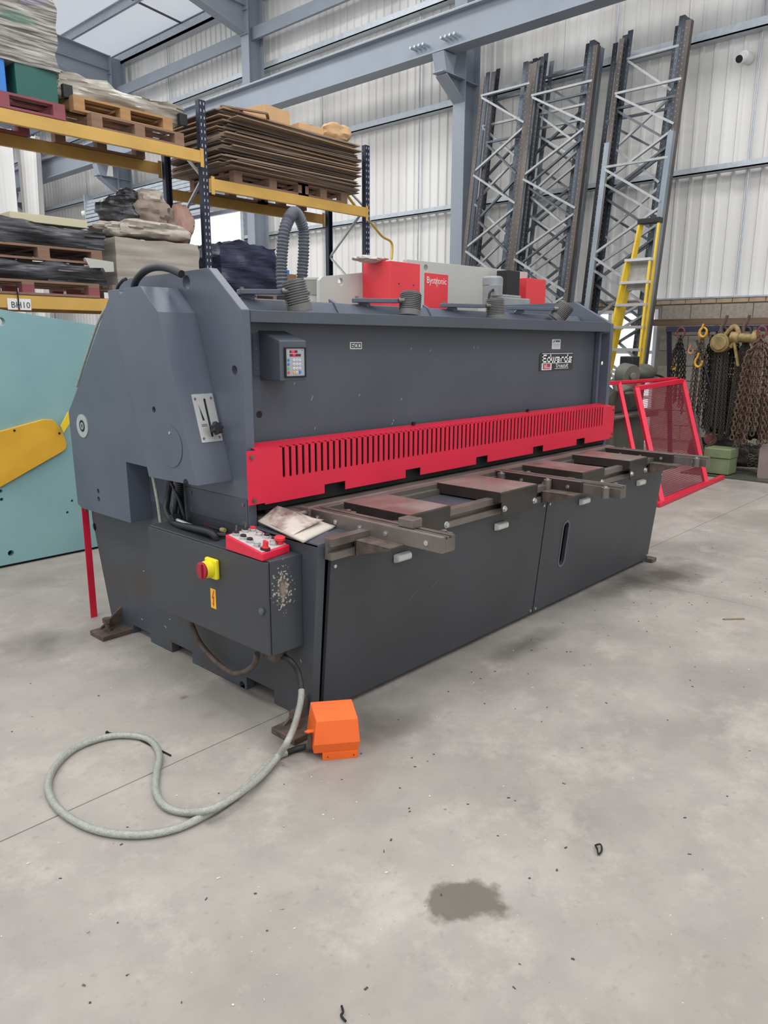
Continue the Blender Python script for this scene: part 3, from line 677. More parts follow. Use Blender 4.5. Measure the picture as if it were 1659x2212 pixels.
M['lampm'] = mat('dusty_dark_metal', '#6E6B6A', .6, .1, .2, 25)
worklight(641, 640, (-.18, .15, 1), 515, 632, r=.058, ln=.15)
worklight(886, 658, (.2, .1, 1), 765, 650)
worklight(1070, 668, (-.05, .05, 1), 955, 664)
worklight(1213, 674, (.35, -.45, .75), 1100, 670)
m = MB()
for px, py, ax_, v_, L_, an in ((895, 1285, 'y', 2.2, .10, .5), (940, 1262, 'y', 2.2, .05, .5), (1135, 1165, 'y', 2.2, .04, -1.2), (990, 1400, 'y', 2.21, .03, .3)):
    p = U(px, py, ax_, v_); q = dpt(p.x, p.z) - Vector((0, .0008, 0)); d = Vector((math.cos(an), 0, math.sin(an) * 1.0)) * L_ / 2; m.bar(q - d, q + d, .0005, .0008)
m.build('door_scratch', mat('faint_scratch', '#7A7C80', .6), d1, kind='stuff')
m = MB()
random.seed(12)
for i in range(26):
    yy_ = random.uniform(2.25, 3.9); z_ = random.uniform(.1, .7)
    if 2.28 < yy_ < 3.2 and z_ > .33: continue
    q = Vector((XL - .0006, yy_, z_)); a_ = random.uniform(0, PI); d = Vector((0, math.cos(a_), math.sin(a_))) * random.uniform(.002, .009); m.bar(q - d, q + d, .0008, .0022)
m.build('base_paint_chip', chp, mc, kind='stuff')
# ---- feet
for (px, py, nm) in ((262, 1362, 'rear'), (640, 1580, 'front')):
    p = U(px, py, 'z', 0); y = p.y
    f = MB().box(1.80, 2.02, y - .085, y + .065, 0, .028).build('foot_plate', M['rust'], mc, .004)
    MB().cyl((1.87, y - .01, .028), (1.87, y - .01, .04), .026, 6).cyl((1.87, y - .01, .04), (1.87, y - .01, .075), .014, 12).cyl((1.87, y - .01, .075), (1.87, y - .01, .10), .026, 6).build('levelling_bolt', M['rust'], f)
    MB().plate([[(0, 0), (.14, 0), (0, .1)]], (1.98, y + .03, .028), (-1, 0, 0), (0, 0, 1), (0, .012, 0)).build('gusset', M['rust'], f)
p = MB().box(5.34, 5.42, 2.20, 2.34, 0, .03).build('foot_plate', M['rust'], mc, .004)
# ---- hoses and cables by the cabinet
def cab(name, pts, r, m, par=None, n=10, ax='x'):
    return MB().tube(spline(pts), r, n).build(name, m, par, smooth=True)
xh = 1.93
cab('hose', [U(368, 1035, 'x', xh), U(362, 1075, 'x', xh), U(360, 1105, 'x', 1.90), U(378, 1130, 'x', 1.88), U(415, 1140, 'x', 1.86), U(455, 1150, 'x', 1.85), U(468, 1162, 'x', 1.86) - Vector((0, 0, .01))], .016, M['rubber'], mc)
cab('hose', [U(368, 1040, 'x', xh), U(385, 1075, 'x', xh), U(396, 1110, 'x', xh), U(398, 1125, 'x', xh)], .008, M['rubber'], mc)
cab('hose', [U(385, 1040, 'x', .02 + xh), U(380, 1080, 'x', xh), U(378, 1115, 'x', xh)], .012, M['rubber'], mc)
cab('conduit', [U(330, 1028, 'x', 1.94), U(340, 1080, 'x', 1.94), U(347, 1128, 'x', 1.94)], .009, M['cable'], mc)
m = MB(); a_ = U(388, 1040, 'x', 1.95); 
for i in range(24): z = a_.z - i * .0085; m.cyl((1.95, a_.y - .0004 * i, z), (1.95, a_.y, z - .005), .016, 12)
m.build('corrugated_hose', M['rubber'], mc)
cab('earth_cable', [U(407, 1340, 'x', 1.93) + Vector((0, 0, .03)), U(430, 1385, 'x', 1.93), U(470, 1432, 'x', 1.92), U(510, 1455, 'x', 1.90), U(545, 1440, 'x', 1.86), U(556, 1412, 'x', 1.84)], .013, M['rust'], mc)
p = U(607, 1415, 'y', 2.40)
MB().box(1.86, 1.93, 2.34, 2.42, .285, .345).build('plug_socket', M['rust'], mc, .004)
# ---- things on the shear
t = thing('grease_gun', 'black lever tool with a steel handle lying on the grey cabinet top', 'tool', (1.88, 2.8, .751))
zt = cz1
A1 = U(378, 1122, 'z', zt + .03); B1 = U(432, 1144, 'z', zt + .02); C1 = U(468, 1155, 'z', zt + .02)
MB().cyl(A1, B1, .010, 12).build('handle', M['silver'], t, smooth=True)
MB().cyl(A1 + Vector((-.02, 0, .004)), A1 + Vector((.02, 0, .004)), .022, 14).build('pivot', M['rubber'], t)
MB().cyl(B1, C1, .018, 12).cyl(C1, C1 + Vector((.03, -.03, -.002)), .012, 10).build('body', M['rubber'], t, .002)
t = thing('screwdriver', 'small screwdriver with a cream handle end lying behind the red console', 'tool', (1.95, 2.8, .751))
A1 = U(441, 1130, 'z', zt + .012); B1 = U(462, 1140, 'z', zt + .012); C1 = U(486, 1146, 'z', zt + .012)
MB().cyl(A1, B1, .003, 8).build('blade', mat('red_shaft', '#7A3038', .4), t)
MB().cyl(B1, lerp3(B1, C1, .65) if 0 else B1.lerp(C1, .65), .009, 12).build('grip', M['rubber'], t)
MB().cyl(B1.lerp(C1, .65), C1, .011, 12).build('grip_end', mat('cream_plastic', '#C9B77C', .4), t, .002)
# booklet
t = thing('manual_booklet', 'oil-stained curled paper booklet lying on the corner of the shear bed', 'booklet', (2.1, 2.4, .807))
zz = .81
q = [U(560, 1135, 'z', zz), U(655, 1173, 'z', zz), U(724, 1136, 'z', zz), U(600, 1112, 'z', .86)]
def sheet(qs, n, fz, th, name, m, par):
    vs = []; fs = []
    for i in range(n + 1):
        for j in range(n + 1):
            a, b = i / n, j / n
            p = (qs[0] * (1 - a) + qs[1] * a) * (1 - b) + (qs[3] * (1 - a) + qs[2] * a) * b
            vs.append(p + Vector((0, 0, fz(a, b))))
    for i in range(n):
        for j in range(n): k = i * (n + 1) + j; fs.append((k, k + 1, k + n + 2, k + n + 1))
    me = MB(); me.add(vs, fs); o = me.build(name, m, par, smooth=True)
    s = o.modifiers.new('solid', 'SOLIDIFY'); s.thickness = th; s.offset = 1; return o
M['paper'] = mat('oily_paper', '#C9BFB4', .55, 0, 0, 9, c2='#6E5450', thr=(.42, .62), bump=.1, bscale=30)
sheet(q, 10, lambda a, b: .010 * math.sin(a * 5) * b + .012 * (1 - a), .012, 'pages', mat('paper_edge', '#C9C2B6', .7), t)
sheet([q[0].lerp(q[1], .0) + Vector((0, 0, .014)), q[0].lerp(q[1], .78) + Vector((0, 0, .014)), q[2] + Vector((-.05, .02, .05)), q[3] + Vector((0, 0, .014))], 12, lambda a, b: .018 * math.sin(a * 3 + b * 2) * b + .01 * (1 - a), .002, 'cover', M['paper'], t)
c0 = U(668, 1140, 'z', .84)
# ---- foot pedal
org = U(735, 1640, 'z', 0)
pd = thing('foot_pedal', 'orange metal foot pedal on the concrete beside the shear', 'pedal', tuple(org))
# build in a local frame: u along the long side (towards pixel right), v back
pa = U(697, 1643, 'z', 0); pb = U(775, 1636, 'z', 0); u = (pb - pa).normalized(); vv2 = Vector((-u.y, u.x, 0))
Lp = (pb - pa).length; print('pedal', Lp, pa, pb)
def pp(a, b, h): return pa + u * a + vv2 * b + Vector((0, 0, h))
ring = [(.004, .030), (-.006, .072), (.018, .160), (.115, .196), (.150, .070), (.140, .012)]
m = MB(); la = [-.034, -.036, -.020, -.036, -.05, -.04]; ra = [Lp - .002, Lp + .006, Lp, Lp - .012, Lp, Lp]
m.add([pp(a, b, h) for a, (b, h) in zip(la, ring)] + [pp(a, b, h) for a, (b, h) in zip(ra, ring)],
      [tuple(range(6))[::-1], tuple(range(6, 12))] + [(i, (i + 1) % 6, 6 + (i + 1) % 6, 6 + i) for i in range(6)])
hood = m.build('hood', M['orange'], pd, .003)
m = MB(); m.hexa([pp(0, 0, 0), pp(Lp - .003, 0, 0), pp(Lp - .003, .12, 0), pp(0, .12, 0)], [pp(0, 0, .032), pp(Lp - .003, 0, .032), pp(Lp - .003, .12, .032), pp(0, .12, .032)]).build('base_flange', M['orange'], pd, .001)
for a in (.02, Lp - .02): MB().cyl(pp(a, -.002, .014), pp(a, 0, .014), .003, 8).build('rivet', M['rust'], pd)
MB().cyl(pp(-.058, .045, .105), pp(-.03, .045, .105), .008, 6).cyl(pp(-.065, .045, .105), pp(-.058, .045, .105), .004, 8).build('hood_bolt', M['orange'], pd)
MB().bar(pp(-.045, .05, .03), pp(-.045, .045, .10), .006, .02).build('bracket', M['rust'], pd)
MB().cyl(pp(-.06, .06, .03), pp(-.02, .06, .03), .016, 12).build('cable_gland', M['rust'], pd)
# ---- armoured cable on the floor
R_ = .0135
def fl(px, py, h=0): return U(px, py, 'z', R_ + h)
cA = [Vector((1.90, 2.36, .31)), U(628, 1428, 'y', 2.30), U(645, 1455, 'y', 2.27), U(651, 1500, 'y', 2.22), U(640, 1555, 'y', 2.14), U(622, 1600, 'y', 2.06), U(600, 1635, 'z', .03), fl(560, 1680, .012), fl(505, 1722, .03), fl(455, 1748, .03), fl(400, 1755), fl(358, 1742), fl(337, 1710), fl(338, 1670), fl(344, 1630), fl(325, 1600), fl(285, 1589), fl(230, 1592), fl(165, 1615), fl(120, 1655), fl(104, 1700), fl(125, 1745), fl(175, 1780), fl(235, 1799), fl(310, 1803), fl(380, 1790), fl(440, 1763), fl(500, 1725), fl(545, 1685), fl(590, 1640), fl(618, 1626)]
ct_ = thing('pedal_cable', 'clear braided cable looped on the floor from the shear to the pedal', 'cable', (1.3, 2.3, 0))
P = spline(cA, 10)
kk = [i for i in range(len(P))]
MB().tube(P[28:], R_, 10).build('sheath', M['cable'], ct_, smooth=True)
MB().tube(P[:29], .0125, 10).build('upper_sleeve', M['rubber'], ct_, smooth=True)
MB().tube(spline([fl(618, 1626), fl(640, 1618), fl(668, 1611, .01), pp(-.06, .06, .03)]), .012, 10).build('lower_sleeve', M['rubber'], ct_, smooth=True)
MB().cyl(Vector((1.90, 2.37, .33)), Vector((1.905, 2.345, .30)), .02, 12).build('plug', M['rust'], ct_)
# small floor litter
t = MB().tube([U(231, 1582, 'z', .004), U(300, 1597, 'z', .004), U(369, 1632, 'z', .004)], .0035, 6).sphere(U(231, 1582, 'z', .006), .007, 8).build('wire_rod', M['black']); tag(t, 'thin black rod lying under the loop of braided cable', 'rod')
t = MB().tube(spline([U(1286, 1826, 'z', .006), U(1297, 1824, 'z', .01), U(1300, 1836, 'z', .006), U(1293, 1845, 'z', .006), U(1290, 1834, 'z', .012), U(1286, 1826, 'z', .006)]), .003, 6).build('rubber_scrap', M['black'], smooth=True); tag(t, 'small black curl of rubber alone on the open concrete', 'scrap')
t = MB().tube(spline([U(738, 2173, 'z', .005), U(741, 2186, 'z', .009), U(737, 2194, 'z', .005), U(747, 2206, 'z', .005)]), .003, 6).build('wire_scrap', M['black'], smooth=True); tag(t, 'short black bent wire on the floor at the bottom of the picture', 'scrap')
t = MB().box(-.065, .065, -.006, .006, 0, .006).build('wood_sliver', mat('dry_wood', '#8A7A60', .8)); t.location = U(1585, 1338, 'z', .001); t.rotation_euler = (0, 0, -.75); tag(t, 'thin wooden sliver on the floor right of the shear', 'scrap')
# red legs behind the shear
lg = thing('red_guard_frame', 'red angle steel guard frame standing behind the left end of the shear', 'frame', (1.95, 4.2, 0))
p0 = U(204, 1333, 'z', 0); p0 = U(204, 1333, 'y', p0.y); zt_ = U(188, 1095, 'y', p0.y).z
MB().xy([(p0.x - .02, p0.y), (p0.x + .02, p0.y), (p0.x + .02, p0.y + .04), (p0.x + .014, p0.y + .04), (p0.x + .014, p0.y + .006), (p0.x - .02, p0.y + .006)], 0, 1.0).build('leg', M['red'], lg, .001)
MB().bar((p0.x, p0.y + .02, .98), (p0.x + 3.2, p0.y + .02, .98), .04, .04).build('rail', M['red'], lg)
MB().bar((p0.x + 3.2, p0.y + .02, .0), (p0.x + 3.2, p0.y + .02, 1.0), .04, .04).build('leg', M['red'], lg)
MB().cyl((p0.x, p0.y - .01, zt_ - .02), (p0.x, p0.y, zt_ - .02), .008, 6).build('bolt', M['steel'], lg)
# ================================================================ building
M['clad'] = mat('white_liner_sheet', '#E6E5E2', .5, .0, 0, .5, c2='#D2D0CC', thr=(.35, .7), world=True, stretch=(1, 2.5, .25))
M['clad_back'] = mat('outer_sheet', '#C8C6C2', .6)
M['block'] = mat('grey_concrete_block', '#8C847A', .9, 0, 0, 22, c2='#A29A8E', bump=.5, bscale=60)
M['brickb'] = mat('buff_brick', '#A8937C', .9, 0, .15, 14, bump=.3, bscale=50)
M['mortar'] = mat('mortar', '#8F877C', .95)
M['roof'] = mat('white_roof_liner', '#DDE0E8', .5, 0, .03, 1)
XW = 11.82
DY0, DY1, DZ = 15.25, 21.4, 4.72
wall = MB().yz([(-8, 2.27), (DY0, 2.27), (DY0, DZ), (DY1, DZ), (DY1, 0), (34, 0), (34, 9.3), (-8, 9.3)], XW + .03, XW + .10).build('wall_right', M['clad_back'], kind='structure')
def ribbed(z0, z1, wdt=1.0, n=5):
    p = wdt / n; pr = []
    for i in range(n):
        y = i * p; pr += [(y, 0), (y + p * .62, 0), (y + p * .72, -.028), (y + p * .9, -.028)]
    pr.append((wdt, 0)); m = MB(); vs = [(x, y, z) for z in (z0, z1) for y, x in pr]; k = len(pr)
    m.add(vs, [(i, i + 1, k + i + 1, k + i) for i in range(k - 1)]); return m
sheet1 = ribbed(2.27, 9.25).build('cladding_sheet', M['clad'], wall)
sheet2 = ribbed(DZ, 9.25).build('cladding_sheet', M['clad'], wall)
sheet3 = ribbed(0, 9.25).build('cladding_sheet', M['clad'], wall)
def dupc(o, loc):
    c = o.copy(); COL.objects.link(c); c.location = loc; return c
first = {sheet1.name: True, sheet2.name: True, sheet3.name: True}
for i in range(42):
    y = -8 + i + .02 * (i % 2) * 0
    src = sheet1 if y + .5 < DY0 else (sheet2 if y + .5 < DY1 else sheet3)
    if first[src.name]: src.location = (XW - .004 * (i % 2), y, 0); first[src.name] = False
    else: dupc(src, (XW - .004 * (i % 2), y, 0))
# block base wall
WY0, WY1, WZ = 5.02, 6.6, 2.12
bwall = MB().yz([(-8, 0), (WY0 - .02, 0), (WY0 - .02, WZ), (WY1, WZ), (WY1, 0), (DY0, 0), (DY0, 2.25), (-8, 2.25)], 11.62, 11.80).build('wall_base_right', M['mortar'], kind='structure')
blk = MB().box(0, .09, .005, .435, .005, .22).build('block', M['block'], bwall, .006, seg=1)
fst = True
for r in range(10):
    z = -.075 + r * .225
    for k in range(21):
        y = -.1 + k * .44 + (.22 if r % 2 else 0)
        if z < 0 or (y + .44 > WY0 and y < WY1 and z < WZ): continue
        if y > 8.8: continue
        lc = (11.60, y, z)
        if fst: blk.location = lc; fst = False
        else: dupc(blk, lc)
brk = MB().box(0, .09, .004, .22, 0, .065).build('brick', M['brickb'], bwall, .004, seg=1)
for k in range(40):
    lc = (11.59, -.1 + k * .224, 2.185)
    if k == 0: brk.location = lc
    else: dupc(brk, lc)
MB().box(11.58, 11.82, -8, DY0, 2.252, 2.275).build('trim_1', M['galv'], kind='structure')
# window / side door opening with frame and pane
win = MB().yz([(WY0, .0), (WY1, .0), (WY1, WZ), (WY0, WZ)], 11.62, 11.68, [[(WY0 + .05, .06), (WY0 + .05, WZ - .05), (WY1 - .05, WZ - .05), (WY1 - .05, .06)]]).build('window_1', mat('white_frame', '#E6E8EA', .4), kind='structure')
for z in (.75, 1.45): MB().box(11.63, 11.67, WY0 + .05, WY1 - .05, z, z + .05).build('glazing_bar', M['white'], win)
MB().box(11.63, 11.67, 5.78, 5.84, .06, WZ - .05).build('mullion', M['white'], win)
# sheeting rails, bracing, conduits
k = 2
for z, h in ((3.99, .09), (5.72, .12), (7.45, .12)):
    m = MB()
    for ya_, yb_ in (((-8, DY0 + .0), (DY1, 34)) if z < DZ else ((-8, 34),)): m.box(11.60, 11.78, ya_, yb_, z, z + .018).box(11.60, 11.615, ya_, yb_, z, z + h)
    m.build('trim_%d' % k, M['galv'], kind='structure'); k += 1
for y, z0, z1 in ((3.93, 2.3, 9), (12.6, 2.3, 7), (18.3, 5, 9), (6.05, 5.7, 9), (9.95, 2.3, 9), (23, 0, 8)):
    MB().cyl((11.72, y, z0), (11.72, y, z1), .014, 8).build('trim_%d' % k, M['galv'], kind='structure'); k += 1
# columns
CY = [2.8, 8.62, 14.45, 20.3, 26.1]
for i, y in enumerate(CY):
    if i == 0: continue
    c = thing('steel_column', None, None, (11.45, y, 0), kind='structure')
    t_ = MB(); t_.box(11.19, 11.21, y - .13, y + .13, 0, 8.95); t_.build('flange', M['struct'], c, .003)
    MB().box(11.58, 11.60, y - .13, y + .13, 0, 8.95).build('flange', M['struct'], c)
    MB().box(11.21, 11.58, y - .008, y + .008, 0, 8.95).build('web', M['struct'], c)
    MB().xz([(11.19, 5.62), (10.72, 5.92), (10.72, 5.94), (11.19, 5.94)], y - .01, y + .01).box(10.60, 11.19, y - .12, y + .12, 5.94, 5.96).xz([(11.19, 5.60), (11.19, 5.62), (10.70, 5.93), (10.70, 5.91)], y - .12, y + .12).build('corbel', M['struct'], c, .002)
    MB().xz([(10.68, 5.96), (10.86, 5.96), (10.94, 6.24), (10.60, 6.24)], y - .12, y + .12).build('seat_bracket', M['struct'], c)
    MB().box(11.21, 11.58, y - .12, y + .12, 5.93, 5.945).build('stiffener', M['struct'], c)
    # rafter with haunch
    r = thing('rafter', None, None, (8, y, 9), kind='structure')
    zt = 8.93
    def zr(x): return zt + (11.2 - x) * .105
    MB().xz([(11.19, zr(11.19)), (11.19, 8.06), (8.6, zr(8.6) - .48), (-8, zr(-8) - .48), (-8, zr(-8))], y - .008, y + .008).build('web', M['struct'], r)
    MB().bar((11.19, y, 8.05), (8.6, y, zr(8.6) - .49), .24, .02).bar((8.6, y, zr(8.6) - .49), (-8, y, zr(-8) - .49), .24, .02).build('bottom_flange', M['struct'], r)
    MB().bar((11.19, y, zr(11.19) - .33), (8.6, y, zr(8.6) - .46), .16, .016).bar((11.19, y, zr(11.19)), (-8, y, zr(-8)), .24, .02).build('top_flange', M['struct'], r)
    for zz in (6.9, 8.04, 8.5): 
        MB().box(11.14, 11.19, y - .13, y + .13, zz, zz + .014).build('stiffener', M['struct'], c)
# crane runway beam
cbm = thing('crane_beam', None, None, (10.77, 13, 6.3), kind='structure')
MB().box(10.62, 10.92, -8, 34, 6.26, 6.285).build('bottom_flange', M['struct'], cbm)
MB().box(10.76, 10.78, -8, 34, 6.285, 6.78).build('web', M['struct'], cbm)
MB().box(10.64, 10.90, -8, 34, 6.78, 6.805).build('top_flange', M['struct'], cbm)
MB().box(10.74, 10.80, -8, 34, 6.805, 6.86).build('rail', M['galv'], cbm)
for y in (8.3, 8.95, 14.1, 14.8, 5.6):
    m = MB()
    for q in range(4): m.cyl((10.60, y + q * .09, 6.44), (10.765, y + q * .09, 6.44), .022, 6)
    m.build('splice_bolts', M['galv'], cbm)
# eaves rail and roof
MB().box(11.55, 11.75, -8, 34, 8.86, 8.92).box(11.55, 11.57, -8, 34, 8.86, 9.08).build('trim_%d' % k, M['galv'], kind='structure'); k += 1
MB().box(11.35, 11.42, -8, 34, 7.98, 8.22).build('trim_%d' % k, M['struct'], kind='structure'); k += 1
def zc(x): return 9.22 + (11.8 - x) * .105
ceil = MB().add([(11.95, -8, zc(11.95)), (-8, -8, zc(-8)), (-8, 34, zc(-8)), (11.95, 34, zc(11.95))], [(0, 1, 2, 3)]).build('ceiling', M['roof'], kind='structure')
nt = M['roof'].node_tree; p_ = nt.nodes['Principled BSDF']; tl_n = nt.nodes.new('ShaderNodeBsdfTranslucent'); tl_n.inputs[0].default_value = (.86, .88, .92, 1)
mx_ = nt.nodes.new('ShaderNodeMixShader'); mx_.inputs[0].default_value = .5; nt.links.new(p_.outputs[0], mx_.inputs[1]); nt.links.new(tl_n.outputs[0], mx_.inputs[2]); nt.links.new(mx_.outputs[0], nt.nodes['Material Output'].inputs[0])  # liner made translucent so sky light through it brightens the ceiling
for i in range(14):
    x = 11.75 - 1.42 * i
    MB().box(x - .005, x + .06, -8, 34, zc(x) - .20, zc(x) - .19).box(x, x + .012, -8, 34, zc(x) - .20, zc(x)).box(x - .06, x + .005, -8, 34, zc(x) - .015, zc(x)).build('purlin', M['galv'], ceil)
for y in (11.6, 17.4, 23):
    MB().bar((11.7, y, zc(11.7) - .12), (6, y, zc(6) - .12), .03, .04).build('sag_bar', mat('dark_bar', '#4A4D55', .5), ceil)
m = MB()
for i in range(40): m.box(-8, 11.9, -8 + i * 1.05, -7.99 + i * 1.05, 0, .001)
# roller shutter
sh = thing('roller_shutter', 'big grey rolled shutter drum above the bright open doorway', 'shutter', (11.3, 18.5, 5))
m = MB()
for i in range(9):
    z0 = 4.62 + i * .10; x_ = 11.15 - .12 * math.sin(PI * (i + .5) / 9)
    m = MB().box(x_ - .14, 11.17, DY0 + .55, DY1 + .2, z0, z0 + .085); m.build('slat', M['galv'], sh, .01, seg=1)
MB().box(10.9, 11.17, DY1 + .2, DY1 + .24, 4.5, 5.65).build('end_plate', M['galv'], sh)
MB().box(11.60, 11.80, DY0 + .01, DY0 + .12, 0, 4.75).build('guide', M['galv'], sh)
MB().box(11.60, 11.72, DY1 - .05, DY1 + .10, 0, 4.75).build('guide', M['galv'], sh)
MB().box(11.62, 11.70, DY0, DY1, 4.66, 4.74).build('lintel_cover', M['struct'], sh)
# cctv
t = thing('security_camera', 'small white dome camera with black eye high on the ribbed wall', 'camera', U(1605, 128, 'x', 11.6))
p = U(1605, 128, 'x', 11.6)
MB().cyl((11.8, p.y, p.z + .06), (11.62, p.y, p.z + .06), .08, 20, .06).build('mount', M['white'], t, smooth=True)
MB().cyl((11.62, p.y, p.z + .03), (11.52, p.y + .02, p.z - .01), .055, 18).build('housing', M['white'], t, smooth=True)
MB().cyl((11.525, p.y + .02, p.z - .009), (11.51, p.y + .022, p.z - .014), .048, 18).build('lens', M['black'], t)
p = U(215, 458, 'x', 11.4)
t = thing('security_camera', 'white bullet camera on the far wall beside the shutter', 'camera', p)
MB().cyl(p, p + Vector((-.35, .35, -.05)), .08, 12).build('housing', M['white'], t); MB().cyl(p, p + Vector((.42, 0, .05)), .05, 10).build('mount', M['white'], t)
# ================================================================ leaning upright frames
BRL = mat('dusty_galvanised_brace', '#A3A6A8', .45, .3, .15, 10)
def umat(n, c, c2): return mat(n, c, .45, .45, 0, 3, c2=c2, stretch=(1, 1, .4))
UM = {'brown': umat('brown_dusty_steel', '#625A56', '#433E3C'), 'blue': umat('dark_blue_grey_steel', '#3A434F', '#59636E'), 'grey': umat('pale_grey_steel', '#8A949C', '#6A747C'), 'dark': umat('near_black_steel', '#2C2F36', '#44474C')}
BR = mat('galvanised_brace', '#C4C8CA', .35, .45, .1, 10); BRD = mat('dull_brace', '#5C6268', .45, .4, .15, 10)
def leaning(y0, y1, xt, zt, k, col, label, brz0=.35, pitch=1.2, ph=0, bright=True, y0b=None, y1b=None):
    """upright frame: two perforated posts between y0 and y1, top at (xt, zt), leaning .136 m per m"""
    sl = .136
    def X(z, d=0): return xt - (zt - z) * sl + d
    t = thing('rack_upright_frame', label, 'racking', (X(0), (y0 + y1) / 2, 0), 'dismantled racking frames leaning on the wall')
    pm = UM[col]
    for y, s in ((y0, 1), (y1, -1)):
        # C-section post: web towards outside
        pr = [(y, 0), (y + .075 * s, 0), (y + .075 * s, .012), (y + .012 * s, .012), (y + .012 * s, .085), (y, .085)]
        q = [Vector((X(0) + b, a, 0)) for a, b in pr]; q2 = [Vector((X(zt) + b, a, zt)) for a, b in pr]
        n_ = len(pr); MB().add(q + q2, [tuple(range(n_)), tuple(range(n_, 2 * n_))] + [(i, (i + 1) % n_, n_ + (i + 1) % n_, n_ + i) for i in range(n_)]).build('post', pm, t)
        m = MB(); z = .3
        while z < zt - .1:
            for yy in (.05,):
                yc = y + yy * s; m.add([(X(z) - .002, yc - .004, z), (X(z) - .002, yc + .004, z), (X(z + .018) - .002, yc + .004, z + .018), (X(z + .018) - .002, yc - .004, z + .018)], [(0, 1, 2, 3)])
            z += .075
        m.build('perforation', HOLE, t, kind='stuff')
    z = zt - .28 - ph; side = 0; n = 0; bm_ = BRL if bright else BRD
    MB().bar((X(z) + .02, y0 + .03, z), (X(z) + .02, y1 - .03, z), .03, .045, up=(1, 0, 0)).build('brace', bm_, t)
    while z > .6:
        z2 = z - pitch / 2
        a, b = (y0 + .05, y1 - .05) if side else (y1 - .05, y0 + .05)
        # bright C channel going one way, dark the other
        MB().bar((X(z) + .015 + .015 * side, a, z - .03), (X(z2) + .015 + .015 * side, b, z2 + .03), .03, .045, up=(1, 0, 0)).build('brace', bm_ if (side == 1) else BRD if n % 2 else bm_, t)
        z = z2; side ^= 1; n += 1
    return t
HOLE = mat('punched_hole', '#8C8E90', .6)
zt_of = lambda px, py, x: U(px, py, 'x', x)
def LF(pxl, pyl, pxr, pyr, x, *a, **kw):
    l, r = U(pxl, pyl, 'x', x), U(pxr, pyr, 'x', x); leaning(r.y, l.y, x, (l.z + r.z) / 2, 0, *a, **kw)
LF(1039, 170, 1152, 134, 10.95, 'brown', 'brown-posted racking frame, front one of the bundle beside the steel column', ph=0)
LF(1050, 163, 1140, 126, 11.12, 'blue', 'dark blue racking frame second in the bundle beside the steel column', ph=.55, bright=True)
LF(1072, 152, 1160, 122, 11.30, 'dark', 'near-black racking frame rearmost in the bundle beside the steel column', ph=.2, bright=False)
LF(1152, 133, 1292, 98, 10.95, 'brown', 'brown-posted racking frame, front one of the middle bundle', ph=.2)
LF(1175, 116, 1284, 86, 11.12, 'blue', 'dark blue racking frame second in the middle bundle', ph=.6)
LF(1164, 124, 1276, 92, 11.30, 'dark', 'near-black racking frame rearmost in the middle bundle', ph=.05, bright=False)
LF(1188, 125, 1300, 110, 11.40, 'grey', 'grey racking frame flat against the wall behind the middle bundle', ph=.9, bright=False)
LF(1338, 85, 1494, 40, 10.95, 'brown', 'brown-posted racking frame, tallest and nearest the ladder', ph=.45)
LF(1357, 68, 1480, 30, 11.12, 'blue', 'dark blue racking frame second in the bundle behind the ladder', ph=.1)
LF(1325, 88, 1470, 60, 11.30, 'dark', 'near-black racking frame rearmost in the bundle behind the ladder', ph=.8, bright=False)
LF(1062, 158, 1148, 130, 11.03, 'dark', 'near-black racking frame between brown and blue frames beside the steel column', ph=.8, bright=False)
LF(1168, 120, 1290, 94, 11.03, 'dark', 'near-black racking frame between the brown and blue frames of the middle bundle', ph=.4, bright=False)
LF(1160, 128, 1283, 100, 11.21, 'grey', 'grey racking frame third in the middle bundle', ph=.75, bright=True)
LF(1345, 78, 1487, 36, 11.03, 'dark', 'near-black racking frame just behind the tallest brown one', ph=.7, bright=False)
# short grey frame in front
LF(1306, 308, 1455, 282, 10.55, 'grey', 'short pale grey racking frame leaning in front of the tallest bundle', ph=.05)
# ================================================================ ladder
ld = thing('step_ladder', 'yellow fibreglass step ladder with aluminium treads leaning by the racking frames', 'ladder', (9.8, 4.9, 0))
YL = mat('yellow_fibreglass', '#D0AE24', .45, 0, .12, 6); AL = mat('bright_aluminium', '#D4D6D6', .3, .7)
T1, T2 = U(1385, 482, 'x', 10.2), U(1424, 478, 'x', 10.2)
zt_ = (T1.z + T2.z) / 2
def lp(y, z, dx=0): return Vector((10.2 - (zt_ - z) * .22 + dx, y, z))
yl0, yr0 = T1.y, T2.y; sp = .09
for (ya, s, dx, zt2, nm) in ((yl0, 1, 0, zt_, 'side_rail'), (yr0, -1, 0, zt_, 'side_rail'), (yl0 + .04, 1, -.12, zt_ - .50, 'side_rail'), (yr0 - .02, -1, -.12, zt_ - .50, 'side_rail')):
    yb = ya + s * .16
    a, b = lp(yb, 0, dx), lp(ya, zt2, dx)
    MB().bar(a, b, .03, .085).build(nm, YL, ld, .004)
MB().box(lp(0, zt_).x - .06, lp(0, zt_).x + .06, yr0 - .03, yl0 + .03, zt_ - .02, zt_ + .05).build('top_cap', M['rubber'], ld, .01)
for i in range(9):
    z = .35 + i * .29; f = 1 - z / zt_
    ya, yb = yl0 + .04 + f * .16, yr0 - .02 - f * .16
    MB().box(lp(0, z, -.12).x - .05, lp(0, z, -.12).x + .05, yb, ya, z, z + .035).build('tread', AL, ld)
zz = zt_ - .78
MB().bar(lp((yl0 + yr0) / 2, zz - .10, -.05), lp((yl0 + yr0) / 2, zt_ - .5, -.05), .30, .006, up=(1, 0, 0)).build('work_tray', mat('dull_aluminium', '#9A9894', .5, .3, .2, 12), ld)
